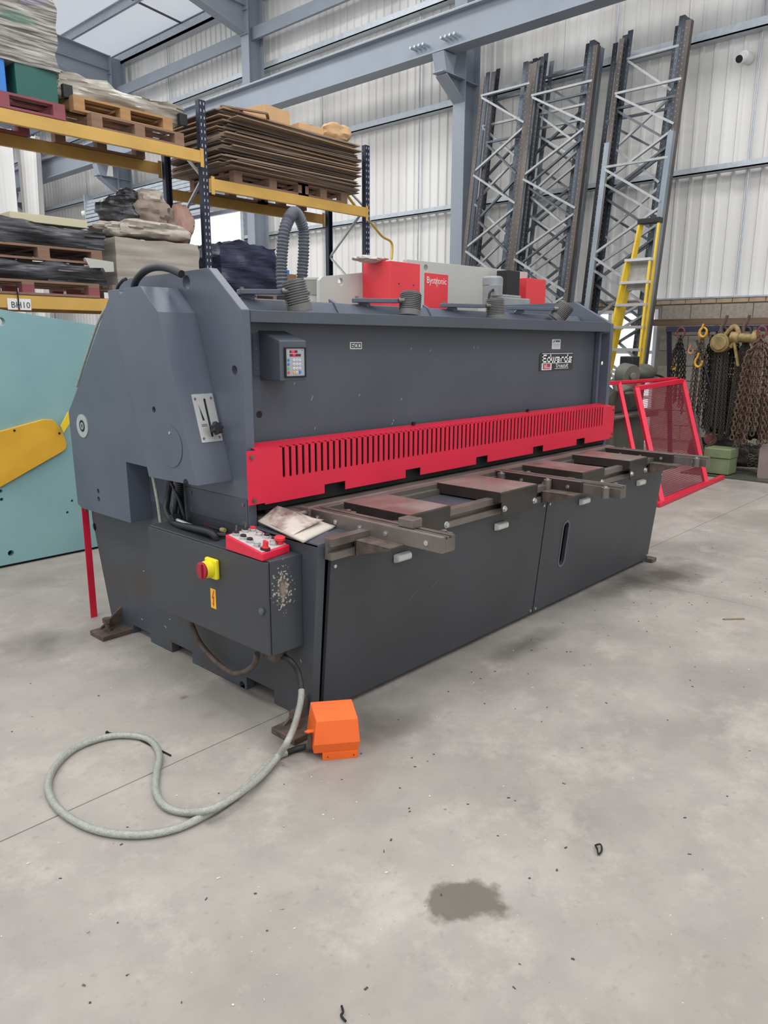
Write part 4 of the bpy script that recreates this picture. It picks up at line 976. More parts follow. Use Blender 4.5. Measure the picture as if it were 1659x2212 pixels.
# ================================================================ red mesh guard
mg = thing('red_mesh_guard', 'red steel mesh guard panel leaning behind the right end of the shear', 'guard', (8.2, 3.1, 0))
bl_, br_, tr_, tl_ = Vector((7.46, 3.03, .03)), Vector((8.82, 3.08, .03)), Vector((9.19, 3.60, 1.17)), Vector((7.93, 3.60, 1.13))
def MBp(par, *seg):
    for n_, a, b, w1, h1 in seg: MB().bar(a, b, w1, h1).build(n_, M['red'], par, .002)
MBp(mg, ('frame_bar', bl_, br_, .05, .05), ('frame_bar', br_, tr_, .05, .05), ('frame_bar', tr_, tl_, .05, .05), ('frame_bar', tl_, bl_, .05, .05))
off = Vector((-.10, .16, .06))
MBp(mg, ('rear_bar', tl_ + off, tr_ + off * .4, .04, .04), ('rear_bar', tl_ + off, bl_ + off, .04, .04), ('rear_bar', tl_ + off, tl_ + off + Vector((-1.2, .02, 0)), .04, .04), ('base_bar', Vector((7.3, 3.0, .025)), Vector((9.45, 3.11, .025)), .05, .04))
mm = mat('red_mesh_wire', '#8E1E34', .5)
m = MB()
for i in range(62):
    t1 = (i + 1) / 63; m.bar(bl_.lerp(tl_, t1), br_.lerp(tr_, t1), .005, .005)
m.build('mesh_wires', mm, mg, kind='stuff')
m = MB()
for i in range(60):
    t1 = (i + 1) / 61; m.bar(bl_.lerp(br_, t1), tl_.lerp(tr_, t1), .0018, .0018)
m.build('mesh_cross_wires', mm, mg, kind='stuff')
m = MB()
for i in range(10): m.bar(tl_.lerp(tl_ + off, (i + .5) / 10), tr_.lerp(tr_ + off * .4, (i + .5) / 10), .004, .004)
m.build('top_mesh', mm, mg, kind='stuff')
# ================================================================ old machine tool behind
lt = thing('old_machine_tool', 'old grey-green machine tool with a tilted motor head behind the red mesh guard', 'machine', (8.0, 3.9, 0))
G1 = mat('dirty_grey_green_paint', '#6E7066', .6, 0, .2, 4, c2='#57584F'); G2 = mat('dark_oily_green', '#4E5148', .5, .1, .25, 8)
MB().box(7.35, 8.6, 3.75, 4.35, .05, .78).build('base', G1, lt, .02)
MB().box(7.3, 8.7, 3.65, 4.4, .78, .86).build('bed', G2, lt, .015)
MB().xz([(7.4, .86), (8.5, .86), (8.3, 1.02), (7.7, 1.12), (7.4, .98)], 3.75, 4.2).build('column_housing', G2, lt, .02)
c_ = U(1352, 840, 'y', 3.9)
MB().cyl(c_ + Vector((-.16, -.12, -.10)), c_ + Vector((.1, .08, .06)), .13, 24).cyl(c_ + Vector((-.20, -.15, -.12)), c_ + Vector((-.16, -.12, -.10)), .10, 24).build('motor_head', G1, lt, .01, smooth=True)
c_ = U(1355, 812, 'y', 3.9)
MB().cyl(c_ + Vector((-.05, -.08, 0)), c_ + Vector((0, .06, .02)), .13, 24).cyl(c_ + Vector((-.07, -.11, 0)), c_ + Vector((-.05, -.08, 0)), .04, 16).build('belt_wheel', G1, lt, .01, smooth=True)
c_ = U(1390, 806, 'y', 3.95)
MB().sphere(c_, .16, 16, (1.3, .8, .7)).build('casting', G2, lt, smooth=True)
c_ = U(1360, 783, 'y', 3.95)
MB().box(c_.x - .09, c_.x + .09, c_.y - .08, c_.y + .08, c_.z - .06, c_.z + .07).bar(c_ + Vector((0, 0, -.2)), c_, .05, .05).build('switch_box', M['rubber'], lt, .01)
MB().tube(spline([U(1390, 815, 'y', 4), U(1415, 810, 'y', 4), U(1440, 822, 'y', 4), U(1442, 850, 'y', 4.05)]), .014).build('handle_tube', M['rubber'], lt, smooth=True)
MB().cyl(U(1325, 903, 'y', 3.6), U(1392, 893, 'y', 3.6), .02, 12).build('feed_bar', M['steel'], lt)
# ================================================================ chain rack
cr = thing('chain_rack', 'navy steel rack with hooks carrying hoists and chains along the block wall', 'rack', (10.0, 3.2, 0))
NV = mat('navy_paint', '#1B2238', .5, 0, .1, 5)
yA, yB = U(1441, 712, 'x', 10.0).y, 1.2
MB().box(9.96, 10.04, yB, yA, 1.755, 1.825).build('top_rail', NV, cr, .003)
for y in (yA - .03, yB + .05):
    MB().bar((10.0, y, 1.76), (10.45, y + .02, 0), .05, .05).build('leg', NV, cr, .002)
MB().bar((10.45, yA, .06), (10.45, yB, .06), .05, .05).build('base_rail', NV, cr)
CHM = {'rust': mat('rusty_chain', '#665246', .6, .35, .2, 30), 'dark': mat('oily_black_chain', '#2E2B28', .45, .5, .3, 30), 'grey': mat('dusty_chain', '#5C544C', .55, .4, .2, 30)}
YH = mat('worn_yellow_hook', '#D09A38', .45, .1, .2, 20); YD = mat('dirty_cream_hoist', '#A08A58', .55, .1, 0, 14, c2='#6E603C')
def link_ring(m, c, a, b, L_, wd, r, n=8, k=4):
    """one stadium link centred at c, long axis a, wide axis b"""
    pts = []
    for i in range(n):
        t = 2 * PI * i / n; pts.append(c + a * (L_ / 2) * math.cos(t) + b * (wd / 2) * math.sin(t))
    m.tube(pts, r, k, closed=True)
def chain(m, P, L_=.032, wd=.022, r=.0035):
    """chain following polyline P"""
    acc = 0; i = 0; q = []; P = [Vector(p) for p in P]; step = L_ * .78
    seg = 0; pos = 0.0; lens = [(P[j + 1] - P[j]).length for j in range(len(P) - 1)]
    n = int(sum(lens) / step); fl2 = 0
    for k_ in range(n):
        s_ = k_ * step
        j = 0
        while j < len(lens) - 1 and s_ > lens[j]: s_ -= lens[j]; j += 1
        d = (P[j + 1] - P[j]).normalized(); c = P[j] + d * s_; u_, v_ = orth(d)
        link_ring(m, c, d, u_ if k_ % 2 else v_, L_, wd, r)
def sling(ypx, pytop, pybot, label, mk, strands, L_, spread, hookm, extra=None, x=9.96):
    p = U(ypx, pytop, 'x', x); b = U(ypx, pybot, 'x', x)
    t = thing('chain_sling', label, 'chain', (x, p.y, p.z), 'slings and hoists hanging on the navy rack')
    # hook
    hp = [Vector((x + .03, p.y, 1.83)), Vector((x - .03, p.y, 1.85)), Vector((x - .06, p.y, 1.80)), Vector((x - .05, p.y, 1.74)), Vector((x - .03, p.y, 1.70))]
    ring = [Vector((x - .03, p.y + .05 * math.cos(a_), 1.74 + .065 * math.sin(a_))) for a_ in [2 * PI * i / 14 for i in range(14)]]
    MB().tube(ring, .013, 8, closed=True).build('ring', hookm, t, smooth=True)
    random.seed(int(ypx))
    for i in range(strands):
        m = MB(); dy = (i / max(1, strands - 1) - .5) * spread; dx = random.uniform(-.05, .05)
        zb = max(.05, b.z + random.uniform(0, .25))
        chain(m, [(x - .03, p.y, 1.69), (x - .03 + dx, p.y + dy * .7, 1.45), (x - .03 + dx, p.y + dy, zb)], L_, L_ * .68, L_ * .13)
        m.build('strand', CHM[mk], t)
    return t
s1 = sling(1472, 730, 900, 'black chain sling with red rings, leftmost on the navy rack', 'dark', 12, .045, .26, mat('red_ring', '#5E2E30', .6))
p = U(1456, 790, 'x', 9.9)
def hook(par, p, s, m_, name='hook'):
    pts = [p + Vector((0, s * .75 * math.cos(a_), -s * math.sin(a_))) for a_ in [math.radians(d_) for d_ in range(-60, 215, 20)]]
    pts = [p + Vector((0, s * .1, s * 1.9))] + pts
    n_ = len(pts); MB().tube(pts, [s * .25 * (1.15 - .6 * abs(i / n_ - .5)) for i in range(n_)], 8).build(name, m_, par, smooth=True)
hook(s1, p, .045, YH)
s2 = sling(1519, 735, 920, 'chain sling with two bright yellow hooks hanging on the navy rack', 'grey', 10, .042, .22, YH)
hook(s2, U(1509, 782, 'x', 9.88), .06, YH); hook(s2, U(1492, 757, 'x', 9.88), .04, mat('copper_hook', '#B87850', .5))
hook(s2, U(1519, 718, 'x', 9.9), .055, YH)
s3 = sling(1562, 740, 960, 'chain hoist with a round cream cover and fine hand chains', 'grey', 20, .032, .26, M['rust'])
q = U(1557, 741, 'x', 9.86)
MB().cyl(q + Vector((-.06, 0, 0)), q + Vector((.10, 0, 0)), .115, 24).cyl(q + Vector((-.08, 0, 0)), q + Vector((-.06, 0, 0)), .09, 20).build('hoist_cover', YD, s3, .01, smooth=True)
MB().tube(spline([q + Vector((0, -.05, .1)), q + Vector((0, -.14, .2)), q + Vector((0, -.20, .1)), q + Vector((0, -.12, -.05))]), .03, 10).build('hoist_frame', YD, s3, smooth=True)
hook(s3, U(1570, 712, 'x', 9.9), .09, M['rust'])
s4 = sling(1613, 735, 960, 'lever hoist with a long cream handle and a thick bundle of fine chain', 'grey', 20, .034, .28, M['rust'])
q = U(1608, 730, 'x', 9.86)
MB().cyl(q + Vector((0, .16, .01)), q + Vector((0, -.16, -.01)), .055, 20).cyl(q + Vector((0, .16, .01)), q + Vector((0, .06, 0)), .07, 20).cyl(q + Vector((0, -.1, 0)), q + Vector((0, -.17, 0)), .09, 20).build('hoist_body', YD, s4, .006, smooth=True)
MB().bar(q + Vector((-.02, .12, 0)), q + Vector((-.02, .03, -.34)), .04, .03).build('lever', YD, s4, .006)
hook(s4, U(1618, 712, 'x', 9.9), .09, M['rust'])
s5 = sling(1645, 740, 985, 'heavy rusty chain sling splaying to the floor at the right edge of the photo', 'rust', 12, .07, .42, mat('red_shackle', '#74342E', .6), x=9.8)
s6 = sling(1540, 735, 940, 'black chain strands with a hose loop hanging between hook sling and round hoist', 'dark', 9, .05, .24, M['rust'], x=10.02)
s7 = sling(1590, 735, 945, 'dark chains hanging between the two cream hoists', 'dark', 11, .045, .3, M['rust'], x=10.04)
m = MB().tube(spline([U(1505, 735, 'x', 9.98), U(1520, 780, 'x', 9.9), U(1533, 830, 'x', 9.9), U(1548, 860, 'x', 9.95), U(1565, 800, 'x', 10.05), U(1572, 730, 'x', 10.05), U(1550, 705, 'x', 10.02), U(1525, 715, 'x', 10.0)]), .014).build('rubber_hose', M['rubber'], smooth=True)
tag(m, 'black rubber hose looped over the navy rack among the chains', 'hose')
m = MB().tube([U(1500, 890, 'x', 9.8), U(1508, 930, 'x', 9.75), U(1520, 985, 'x', 9.7)], .02, 8).build('lever_bar', M['rust'], smooth=True); tag(m, 'dusty metal lever bar standing among the chains above the green box', 'bar')
# green box, tray, plate, pile
t = thing('green_metal_box', 'pale green metal box standing in front of the chain rack', 'box', (9.75, 3.4, 0))
GB = mat('pale_green_box_paint', '#75805E', .55, 0, .12, 8)
a_, b_ = U(1517, 1010, 'x', 9.55), U(1572, 1015, 'x', 9.55)
by0, by1 = b_.y, a_.y
MB().box(9.58, 9.86, by0, by1, .03, .22).build('body', GB, t, .006); MB().box(9.57, 9.87, by0 - .008, by1 + .008, .225, .345).build('lid', GB, t, .012)
t = thing('steel_tray', 'shallow dark green steel tray on the floor under the green box', 'tray', (9.7, 3.3, 0))
MB().box(9.5, 10.1, by0 - .55, by1 + .25, .002, .02).build('base', G2, t); MB().plate([[(0, 0), (.6, 0), (.6, .22), (.35, .22), (0, .02)]], (9.5, by0 - .55, .02), (1, 0, 0), (0, 0, 1), (0, .01, 0)).build('end_plate', GB, t)
t = MB().plate([rrect(0, .5, 0, .42, .05)], U(1634, 1036, 'z', 0) + Vector((0, 0, .002)), Vector((.35, -.93, 0)).normalized(), Vector((.3, .1, .95)).normalized(), (.01, 0, 0)).build('steel_plate', mat('brown_mill_plate', '#6E5E5A', .5, .2, .15, 5), None, .003); tag(t, 'brown steel plate with a rounded corner standing at the right edge', 'plate')
from mathutils import noise as mnoise
def lump(name, c, s, m_, label=None, cat=None, par=None, n=40, amp=.18, seed=0, group=None, sq=2.0):
    """crumpled rounded lump, half extents s"""
    random.seed(seed); ph = [random.uniform(0, 6) for _ in range(9)]; vs = []; fs = []; h = n // 2
    for j in range(h + 1):
        t = PI * j / h
        for i in range(n):
            a_ = 2 * PI * i / n
            d = Vector((math.sin(t) * math.cos(a_), math.sin(t) * math.sin(a_), math.cos(t)))
            q = (abs(d.x) ** sq + abs(d.y) ** sq + abs(d.z) ** sq) ** (-1 / sq)
            k_ = 1 + amp * (math.sin(3 * a_ + ph[0] + 2 * t) * .5 + math.sin(5 * t + ph[1] + a_) * .35 + math.sin(7 * a_ + ph[2]) * .2) * math.sin(t)
            k_ += (mnoise.noise(d * 3.2 + Vector((seed, 0, 0))) * .9 + mnoise.noise(d * 8 + Vector((0, seed, 0))) * .5) * amp
            vs.append(Vector(c) + Vector((d.x * s[0], d.y * s[1], d.z * s[2])) * q * k_)
    for j in range(h):
        for i in range(n): fs.append((j * n + i, (j + 1) * n + i, (j + 1) * n + (i + 1) % n, j * n + (i + 1) % n))
    o = MB().add(vs, fs).build(name, m_, par, smooth=True)
    if label: tag(o, label, cat, group)
    return o
random.seed(3)
q = U(1535, 950, 'x', 9.95)
t = MB().cyl(q, q + Vector((.12, .05, .02)), .08, 20).build('red_pulley_block', mat('dull_red_cast', '#7A4A44', .6, 0, .2, 20), None, .01, smooth=True); tag(t, 'dull red round pulley block lying above the green box', 'pulley')
m = MB()
for i in range(34):
    a_ = Vector((9.8 + random.uniform(0, .35), 2.75 + random.uniform(0, .9), .1 + random.uniform(0, .3)))
    chain(m, [a_, a_ + Vector((random.uniform(-.1, .1), random.uniform(-.25, .25), random.uniform(-.08, .02)))], .055, .036, .007)
o = m.build('chain_heap', CHM['grey']); tag(o, 'tangled heap of loose chain on the floor under the rack', 'chain', kind='stuff')
random.seed(5)
DKM = [mat('oily_iron_%s' % k_, c_, .55, .3, .3, 12, bump=.4, bscale=30) for k_, c_ in (('black', '#262422'), ('brown', '#3E342E'), ('grey', '#4A4744'))]
for px, py, sx_, sz_, k_, lb_ in ((1548, 900, .16, .22, 0, 'black iron hoist body lying deepest under the navy rack'), (1575, 955, .22, .10, 2, 'grey oily pulley housing lying right of the red pulley block'), (1600, 915, .18, .2, 1, 'brown rusty hoist body under the second cream hoist'), (1512, 965, .14, .12, 1, 'brown iron fitting behind the left edge of the green box'), (1632, 900, .15, .28, 0, 'black iron block hanging behind the rusty chain sling'), (1598, 992, .3, .09, 1, 'brown iron scrap lying on the floor right of the green box'), (1560, 985, .25, .09, 0, 'black iron lump on the floor behind the green box'), (1620, 985, .22, .13, 2, 'grey iron casting on the floor behind the steel plate'), (1560, 850, .12, .2, 0, 'black chain block hanging behind the round cream hoist')):
    c_ = U(px, py, 'x', 10.25); lump('hoist_body', (10.25, c_.y, max(c_.z, sz_ + .02)), (.14, sx_, sz_), DKM[k_], lb_, 'hoist', seed=px, sq=3, amp=.12)
# timber rail on the block wall
t = MB().box(11.3, 11.45, -2, 5.3, 1.87, 1.96).build('timber_rail', mat('old_brown_timber', '#6A5344', .8, 0, .25, 4, stretch=(1, .3, 4)), None, .004); tag(t, 'long weathered timber rail running along the block wall above the chains', 'timber')
# ================================================================ pallet racking
RK = mat('navy_black_rack_post', '#252B3C', .45, .1, .1, 4); YB = mat('yellow_rack_beam', '#C9A052', .5, 0, .1, 3); BB = mat('brown_orange_beam_back', '#B08A48', .6, 0, .1, 3)  # beam yellow muted, with haze washed into its colour
rk = thing('pallet_rack', 'navy and yellow pallet racking with two bays standing behind the shear', 'racking', (5.55, 8.4, 0))
PX = [2.83, 5.55, 8.30]
for i, x in enumerate(PX):
    for y, s in ((8.0, 1), (8.85, -1)):
        MB().xy([(x - .045, y), (x + .045, y), (x + .045, y + .07 * s), (x + .035, y + .07 * s), (x + .035, y + .012 * s), (x - .035, y + .012 * s), (x - .035, y + .07 * s), (x - .045, y + .07 * s)], 0, 4.33).build('post', RK, rk, .002)
        if y == 8.0:
            m = MB(); z = .3
            while z < 4.3:
                for dx in (-.022, .022): m.box(x + dx - .005, x + dx + .005, y - .002, y - .0005, z, z + .03)
                z += .075
            m.build('perforation', mat('bright_slot', '#B8BCC4', .6), rk, kind='stuff')
    z = .4; s = 0
    while z < 3.9:
        a_, b_ = (8.05, 8.80) if s else (8.80, 8.05)
        MB().bar((x, a_, z), (x, b_, z + .62), .035, .02).build('brace', BR, rk); z += .62; s ^= 1
for lv, (x0, x1) in ((3.64, (PX[0], PX[1])), (3.36, (PX[1], PX[2])), (1.93, (PX[0], PX[1])), (1.93, (PX[1], PX[2]))):
    for y, mm_ in ((7.95, YB), (8.86, BB)):
        b = MB().box(x0 + .045, x1 - .045, y, y + .05, lv, lv + .125).box(x0 + .045, x1 - .045, y + .01, y + .04, lv + .125, lv + .13).build('beam', mm_, rk, .004)
        for xx in (x0 + .045, x1 - .09): MB().box(xx, xx + .045, y - .006, y, lv - .05, lv + .15).build('end_connector', mm_, b)
# label on the beam
q0, q1 = U(15, 644, 'y', 7.94), U(68, 668, 'y', 7.94)
nb = MB().box(q0.x, q1.x, 7.940, 7.944, q1.z - .01, q0.z).build('bay_label', M['white'], None); tag(nb, 'white bay label reading BH10 on the lower yellow beam', 'sign')
to = text('BH10', 'bay_text', (q0.z - q1.z) * .85, (q0.x + .03, 7.938, q1.z + .01), dk, nb)
MB().box(q0.x + .098, q0.x + .110, 7.93, 7.936, q1.z - .01, q0.z + .14).build('cable_strip', M['black'], nb)
# ---- loads
WD = {k_: mat('pallet_wood_' + k_, c_, .85, 0, .15, 5, stretch=(.4, .4, 3)) for k_, c_ in (('orange', '#A98258'), ('brown', '#866A58'), ('red', '#8A4C54'), ('dull', '#80706A'))}
def pallet(cx, cy, z, label, c, lx=1.2, ly=.95, c2=None, group=None):
    t = thing('pallet', label, 'pallet', (cx, cy, z), group)
    for y in (-.5, -.25, 0, .25, .5):
        MB().box(cx - lx / 2, cx + lx / 2, cy + y * (ly - .1) - .05, cy + y * (ly - .1) + .05, z + .122, z + .144).build('deck_board', WD[c], t)
    for y in (-.5, 0, .5):
        MB().box(cx - lx / 2, cx + lx / 2, cy + y * (ly - .1) - .05, cy + y * (ly - .1) + .05, z, z + .022).build('base_board', WD[c], t)
        for x in (-.5, 0, .5):
            MB().box(cx + x * (lx - .12) - .06, cx + x * (lx - .12) + .06, cy + y * (ly - .1) - .05, cy + y * (ly - .1) + .05, z + .022, z + .10).build('block', WD[c2 or c], t)
    for x in (-.5, 0, .5):
        MB().box(cx + x * (lx - .12) - .06, cx + x * (lx - .12) + .06, cy - ly / 2, cy + ly / 2, z + .10, z + .122).build('stringer', WD[c], t)
    return t
def film(name, c, c2, rough=.25, alpha=None, st=(1, 1, 7), sc=5, b=.9):
    m = mat(name, c, rough, 0, 0, sc, c2=c2, thr=(.4, .62), bump=b, bscale=sc * 1.3, stretch=st); return m
F_crate = film('stretch_film_over_crates', '#4C4842', '#AFABA2', .25, st=(.5, .5, 9), sc=4.5, b=.9)
F_black = film('black_wrap', '#232326', '#4A4B50', .3, st=(1, 1, 9), sc=3, b=1.0)
F_clear = film('clear_bubble_film', '#A8A296', '#8A8276', .22, st=(.5, .5, 5), sc=5, b=.8)
F_grey = film('film_over_boards', '#9A9288', '#ADA59A', .3, st=(.5, .5, 8), sc=2, b=.4)
F_navy = film('dark_blue_wrap', '#1E2138', '#343850', .3, st=(1, 1, 8), sc=3, b=1.0)
def wrapped(name, x0, x1, y0, y1, z0, z1, m_, label, cat, seed=0, amp=.012, topx=0, par=None):
    """bulging box of wrapped goods with a creased surface"""
    random.seed(seed); n = 14; m = MB(); vs = {}; V_ = []; F_ = []
    def P_(u_, v_, w_):
        key = (u_, v_, w_)
        if key in vs: return vs[key]
        a_, b_, c__ = u_ / n, v_ / n, w_ / n
        x = x0 + (x1 - x0) * a_; y = y0 + (y1 - y0) * b_; z = z0 + (z1 - z0) * c__
        d = math.sin(z * 23 + x * 7 + seed) * amp + math.sin(x * 17 + z * 9) * amp * .7 + random.uniform(-amp, amp) * .5
        if v_ == 0: y -= d + amp * 2 * math.sin(PI * a_) * math.sin(PI * c__)
        if u_ in (0, n): x += d * (1 if u_ else -1)
        if w_ == n: z += d + topx * (a_ - .5)
        V_.append((x, y, z)); vs[key] = len(V_) - 1; return vs[key]
    for i in range(n):
        for j in range(n):
            F_.append((P_(i, 0, j), P_(i + 1, 0, j), P_(i + 1, 0, j + 1), P_(i, 0, j + 1))); F_.append((P_(i, n, j), P_(i + 1, n, j), P_(i + 1, n, j + 1), P_(i, n, j + 1)))
            F_.append((P_(0, i, j), P_(0, i + 1, j), P_(0, i + 1, j + 1), P_(0, i, j + 1))); F_.append((P_(n, i, j), P_(n, i + 1, j), P_(n, i + 1, j + 1), P_(n, i, j + 1)))
            F_.append((P_(i, j, n), P_(i + 1, j, n), P_(i + 1, j + 1, n), P_(i, j + 1, n))); F_.append((P_(i, j, 0), P_(i + 1, j, 0), P_(i + 1, j + 1, 0), P_(i, j + 1, 0)))
    o = m.add(V_, F_).build(name, m_, par, smooth=True)
    if label: tag(o, label, cat)
    return o
L1 = 3.765 + .005
pallet(3.28, 8.42, L1, 'red pallet under the film-wrapped crates on the top beams', 'red')
zt_ = L1 + .146
crw = thing('wrapped_crate_stack', 'tall stack of coloured plastic crates wrapped in stretch film on the red pallet', 'crates', (3.3, 8.42, zt_))
rgb = {'blue': mat('blue_crate', '#2F78C8', .4), 'green': mat('dark_green_crate', '#1E5A50', .45), 'redc': mat('red_crate', '#B04044', .45)}
MB().box(2.72, 3.36, 8.02, 8.85, zt_, zt_ + .40).box(2.72, 3.38, 8.0, 8.02, zt_ + .34, zt_ + .40).build('blue_crate', rgb['blue'], crw, .01)
MB().box(3.45, 3.86, 8.02, 8.85, zt_, zt_ + .42).build('green_crate', rgb['green'], crw, .01)
for i in range(4):
    z = zt_ + .36 + .24 * i
    MB().box(2.74, 3.30, 8.04, 8.85, z, z + .22).build('crate', rgb[('blue', 'green', 'redc', 'blue')[i]], crw, .01); MB().box(3.33, 3.84, 8.04, 8.85, z + .05, z + .26).build('crate', rgb[('green', 'blue', 'blue', 'green')[i]], crw, .01)
wf = wrapped('stretch_film', 2.71, 3.88, 8.0, 8.87, zt_ + .30, zt_ + 1.42, None or F_crate, None, None, 3, .010, par=crw)
# film shows colour bands of the crates behind it
def add_bands(m_):
    nt = m_.node_tree; N, L = nt.nodes, nt.links; p = N['Principled BSDF']; src = p.inputs['Base Color'].links[0].from_socket
    g = N.new('ShaderNodeNewGeometry').outputs['Position']
    for c_, cen, r_ in (('#A84A4C', (2.95, 8, 4.95), (.35, 1, .13)), ('#4A4C96', (3.55, 8, 4.88), (.30, 1, .13)), ('#2E6A58', (3.5, 8, 4.60), (.2, 1, .06)), ('#A04A48', (2.95, 8, 4.50), (.30, 1, .06))):
        a_ = N.new('ShaderNodeVectorMath'); a_.operation = 'SUBTRACT'; a_.inputs[1].default_value = cen; L.new(g, a_.inputs[0])
        b_ = N.new('ShaderNodeVectorMath'); b_.operation = 'DIVIDE'; b_.inputs[1].default_value = r_; L.new(a_.outputs[0], b_.inputs[0])
        l_ = N.new('ShaderNodeVectorMath'); l_.operation = 'LENGTH'; L.new(b_.outputs[0], l_.inputs[0])
        mr = N.new('ShaderNodeMapRange'); mr.inputs[1].default_value = .6; mr.inputs[2].default_value = 1.1; mr.inputs[3].default_value = .6; mr.inputs[4].default_value = 0; L.new(l_.outputs['Value'], mr.inputs[0])
        mx = N.new('ShaderNodeMixRGB'); L.new(mr.outputs[0], mx.inputs[0]); L.new(src, mx.inputs[1]); mx.inputs[2].default_value = sr(c_); src = mx.outputs[0]
    L.new(src, p.inputs['Base Color'])
add_bands(F_crate)
pallet(4.72, 8.45, L1, 'brown pallet at the bottom of two under the long wrapped timber', 'brown', lx=1.1)
pallet(4.60, 8.52, L1 + .15, 'orange pallet on top of the brown one under the long wrapped timber', 'orange', lx=1.15)
wrapped('wrapped_timber', 3.95, 5.42, 8.2, 8.9, L1 + .30, L1 + .50, F_clear, 'long bundle in clear bubble film lying on the orange pallet', 'bundle', 5, .02, topx=-.10)
for x_ in (4.02, 5.38):
    t = MB().box(x_ - .05, x_ + .05, 8.13, 8.18, L1 + .28, L1 + .40).build('edge_protector', M['rubber'], None); tag(t, 'black corner protector at the %s end of the bubble-wrapped bundle' % ('left' if x_ < 4.5 else 'right'), 'protector')
# plywood pile
L2 = 3.36 + .135
pallet(6.55, 8.45, L2, 'brown pallet on the left carrying the plywood sheets', 'brown', lx=1.2); pallet(7.42, 8.45, L2, 'brown pallet on the right carrying the plywood sheets', 'brown', lx=.9)
PLY = [mat('plywood_%s' % k_, c_, .8, 0, .2, 3, stretch=(.5, .5, 6)) for k_, c_ in (('brown', '#7E6A5A'), ('dark', '#5C5048'), ('pale', '#9A8068'), ('grey', '#6A625C'))]
z = L2 + .15; random.seed(11); i = 0
PS = []
while z < L2 + .78:
    th = random.choice((.012, .018, .009, .012)); a_ = random.uniform(-.05, .05); xo_ = random.uniform(-.06, .06) + (.12 if i % 9 == 5 else 0)
    x0 = 5.75 + xo_; x1 = 8.02 + random.uniform(-.12, .05); y0 = 7.84 + random.uniform(-.05, .05) - (.08 if i % 9 == 5 else 0)
    o = MB().box(-(x1 - x0) / 2, (x1 - x0) / 2, -.55, .55, 0, th).build('plywood_sheet', PLY[(i * 7 + i // 3) % 4], None)
    o.location = ((x0 + x1) / 2, y0 + .6, z); o.rotation_euler = (0, 0, a_)
    PS.append(o); tag(o, 'loose plywood sheet in the middle of the big pile on the upper beams', 'plywood', 'plywood sheets piled on the upper beams'); z += th + random.choice((.001, .003, .02 if i % 5 == 4 else .002)); i += 1
zp = z
PS[0]['label'] = 'plywood sheet at the very bottom of the big pile, resting on the brown pallets'; PS[-1]['label'] = 'topmost plywood sheet of the big pile, carrying the cardboard boxes'
CB = mat('cardboard', '#C4A078', .8, 0, .06, 6)
def carton(x0, x1, y0, y1, z0, z1, label, tilt=0):
    c = thing('cardboard_box', label, 'box', ((x0 + x1) / 2, (y0 + y1) / 2, z0))
    MB().box(x0, x1, y0, y1, z0, z1).build('body', CB, c, .004)
    MB().box((x0 + x1) / 2 - .03, (x0 + x1) / 2 + .03, y0 - .001, y1, z1, z1 + .002).build('tape', mat('brown_tape', '#9A7850', .4), c)
    c.rotation_euler = (0, 0, tilt); return c
carton(6.42, 6.88, 8.0, 8.4, zp + .002, zp + .20, 'largest cardboard carton on the plywood pile', .12)
carton(7.05, 7.45, 8.0, 8.3, zp + .002, zp + .11, 'low open cardboard carton in the middle of the plywood pile', -.1)
lump('crumpled_cardboard_box', (7.72, 8.05, zp + .10), (.19, .15, .11), CB, 'crushed cardboard box at the right end of the plywood pile', 'box', seed=4, sq=4, amp=.14)
t = thing('batten_grating', 'light timber batten grating lying on top of the plywood pile', 'grating', (6.0, 8.2, zp))
for a_, b_ in (((5.75, 7.9), (6.3, 7.75)), ((6.3, 7.75), (6.8, 8.3)), ((5.75, 7.9), (6.25, 8.5)), ((5.98, 7.84), (6.5, 8.4))):
    MB().bar((a_[0], a_[1], zp + .012), (b_[0], b_[1], zp + .014), .035, .018).build('batten', WD['brown'], t)
# lower level goods
L3 = 1.93 + .135
pallet(3.35, 8.42, L3, 'brown pallet under the lowest black wrapped layer', 'brown', c2='red', lx=1.5)
wrapped('black_wrapped_pack', 2.75, 4.20, 8.0, 8.85, L3 + .15, L3 + .33, F_black, 'lower flat pack in black film on the lower beams', 'pack', 8, .018, topx=-.05)
pallet(3.55, 8.45, L3 + .345, 'brown pallet between the two black wrapped packs', 'brown', lx=1.25)
wrapped('black_wrapped_pack', 2.75, 4.22, 8.0, 8.85, L3 + .49, L3 + .70, F_black, 'upper pack in black film under a pale board', 'pack', 9, .018, topx=-.10)
t = MB().box(3.30, 4.1, 8.1, 8.7, L3 + .72, L3 + .80).build('pale_board', mat('cream_board', '#C8C0A2', .7), None, .004); tag(t, 'thick cream board lying on the upper black wrapped pack', 'board')
t = thing('white_bracket', 'small white perforated steel bracket poking out between the black packs', 'bracket', (3.9, 7.93, L3 + .34))
MB().plate([[(0, 0), (.32, -.02), (.32, -.12), (.22, -.13), (.2, -.09), (.05, -.1)]], (3.95, 7.92, L3 + .40), (1, 0, 0), (0, 0, 1), (0, .01, 0)).build('plate', M['handle'], t)
pallet(4.85, 8.42, L3, 'brown pallet under the grey film-wrapped board stack', 'dull', lx=1.2)
wrapped('board_stack', 4.36, 5.42, 8.02, 8.85, L3 + .15, L3 + .66, F_grey, 'stack of grey boards under clear film behind the left end of the shear', 'boards', 10, .006)
SK = [mat('dirty_sack', '#8E7E72', .85, 0, .2, 9), mat('white_sack', '#B8AEA2', .8, 0, .15, 12), mat('pink_brown_sack', '#A8877A', .8, 0, .15, 7)]
sk = L3 + .68
lump('black_rubbish_bag', (4.62, 8.35, sk + .30), (.26, .22, .16), F_black, 'shiny black rubbish bag at the left of the sack heap', 'bag', seed=1)
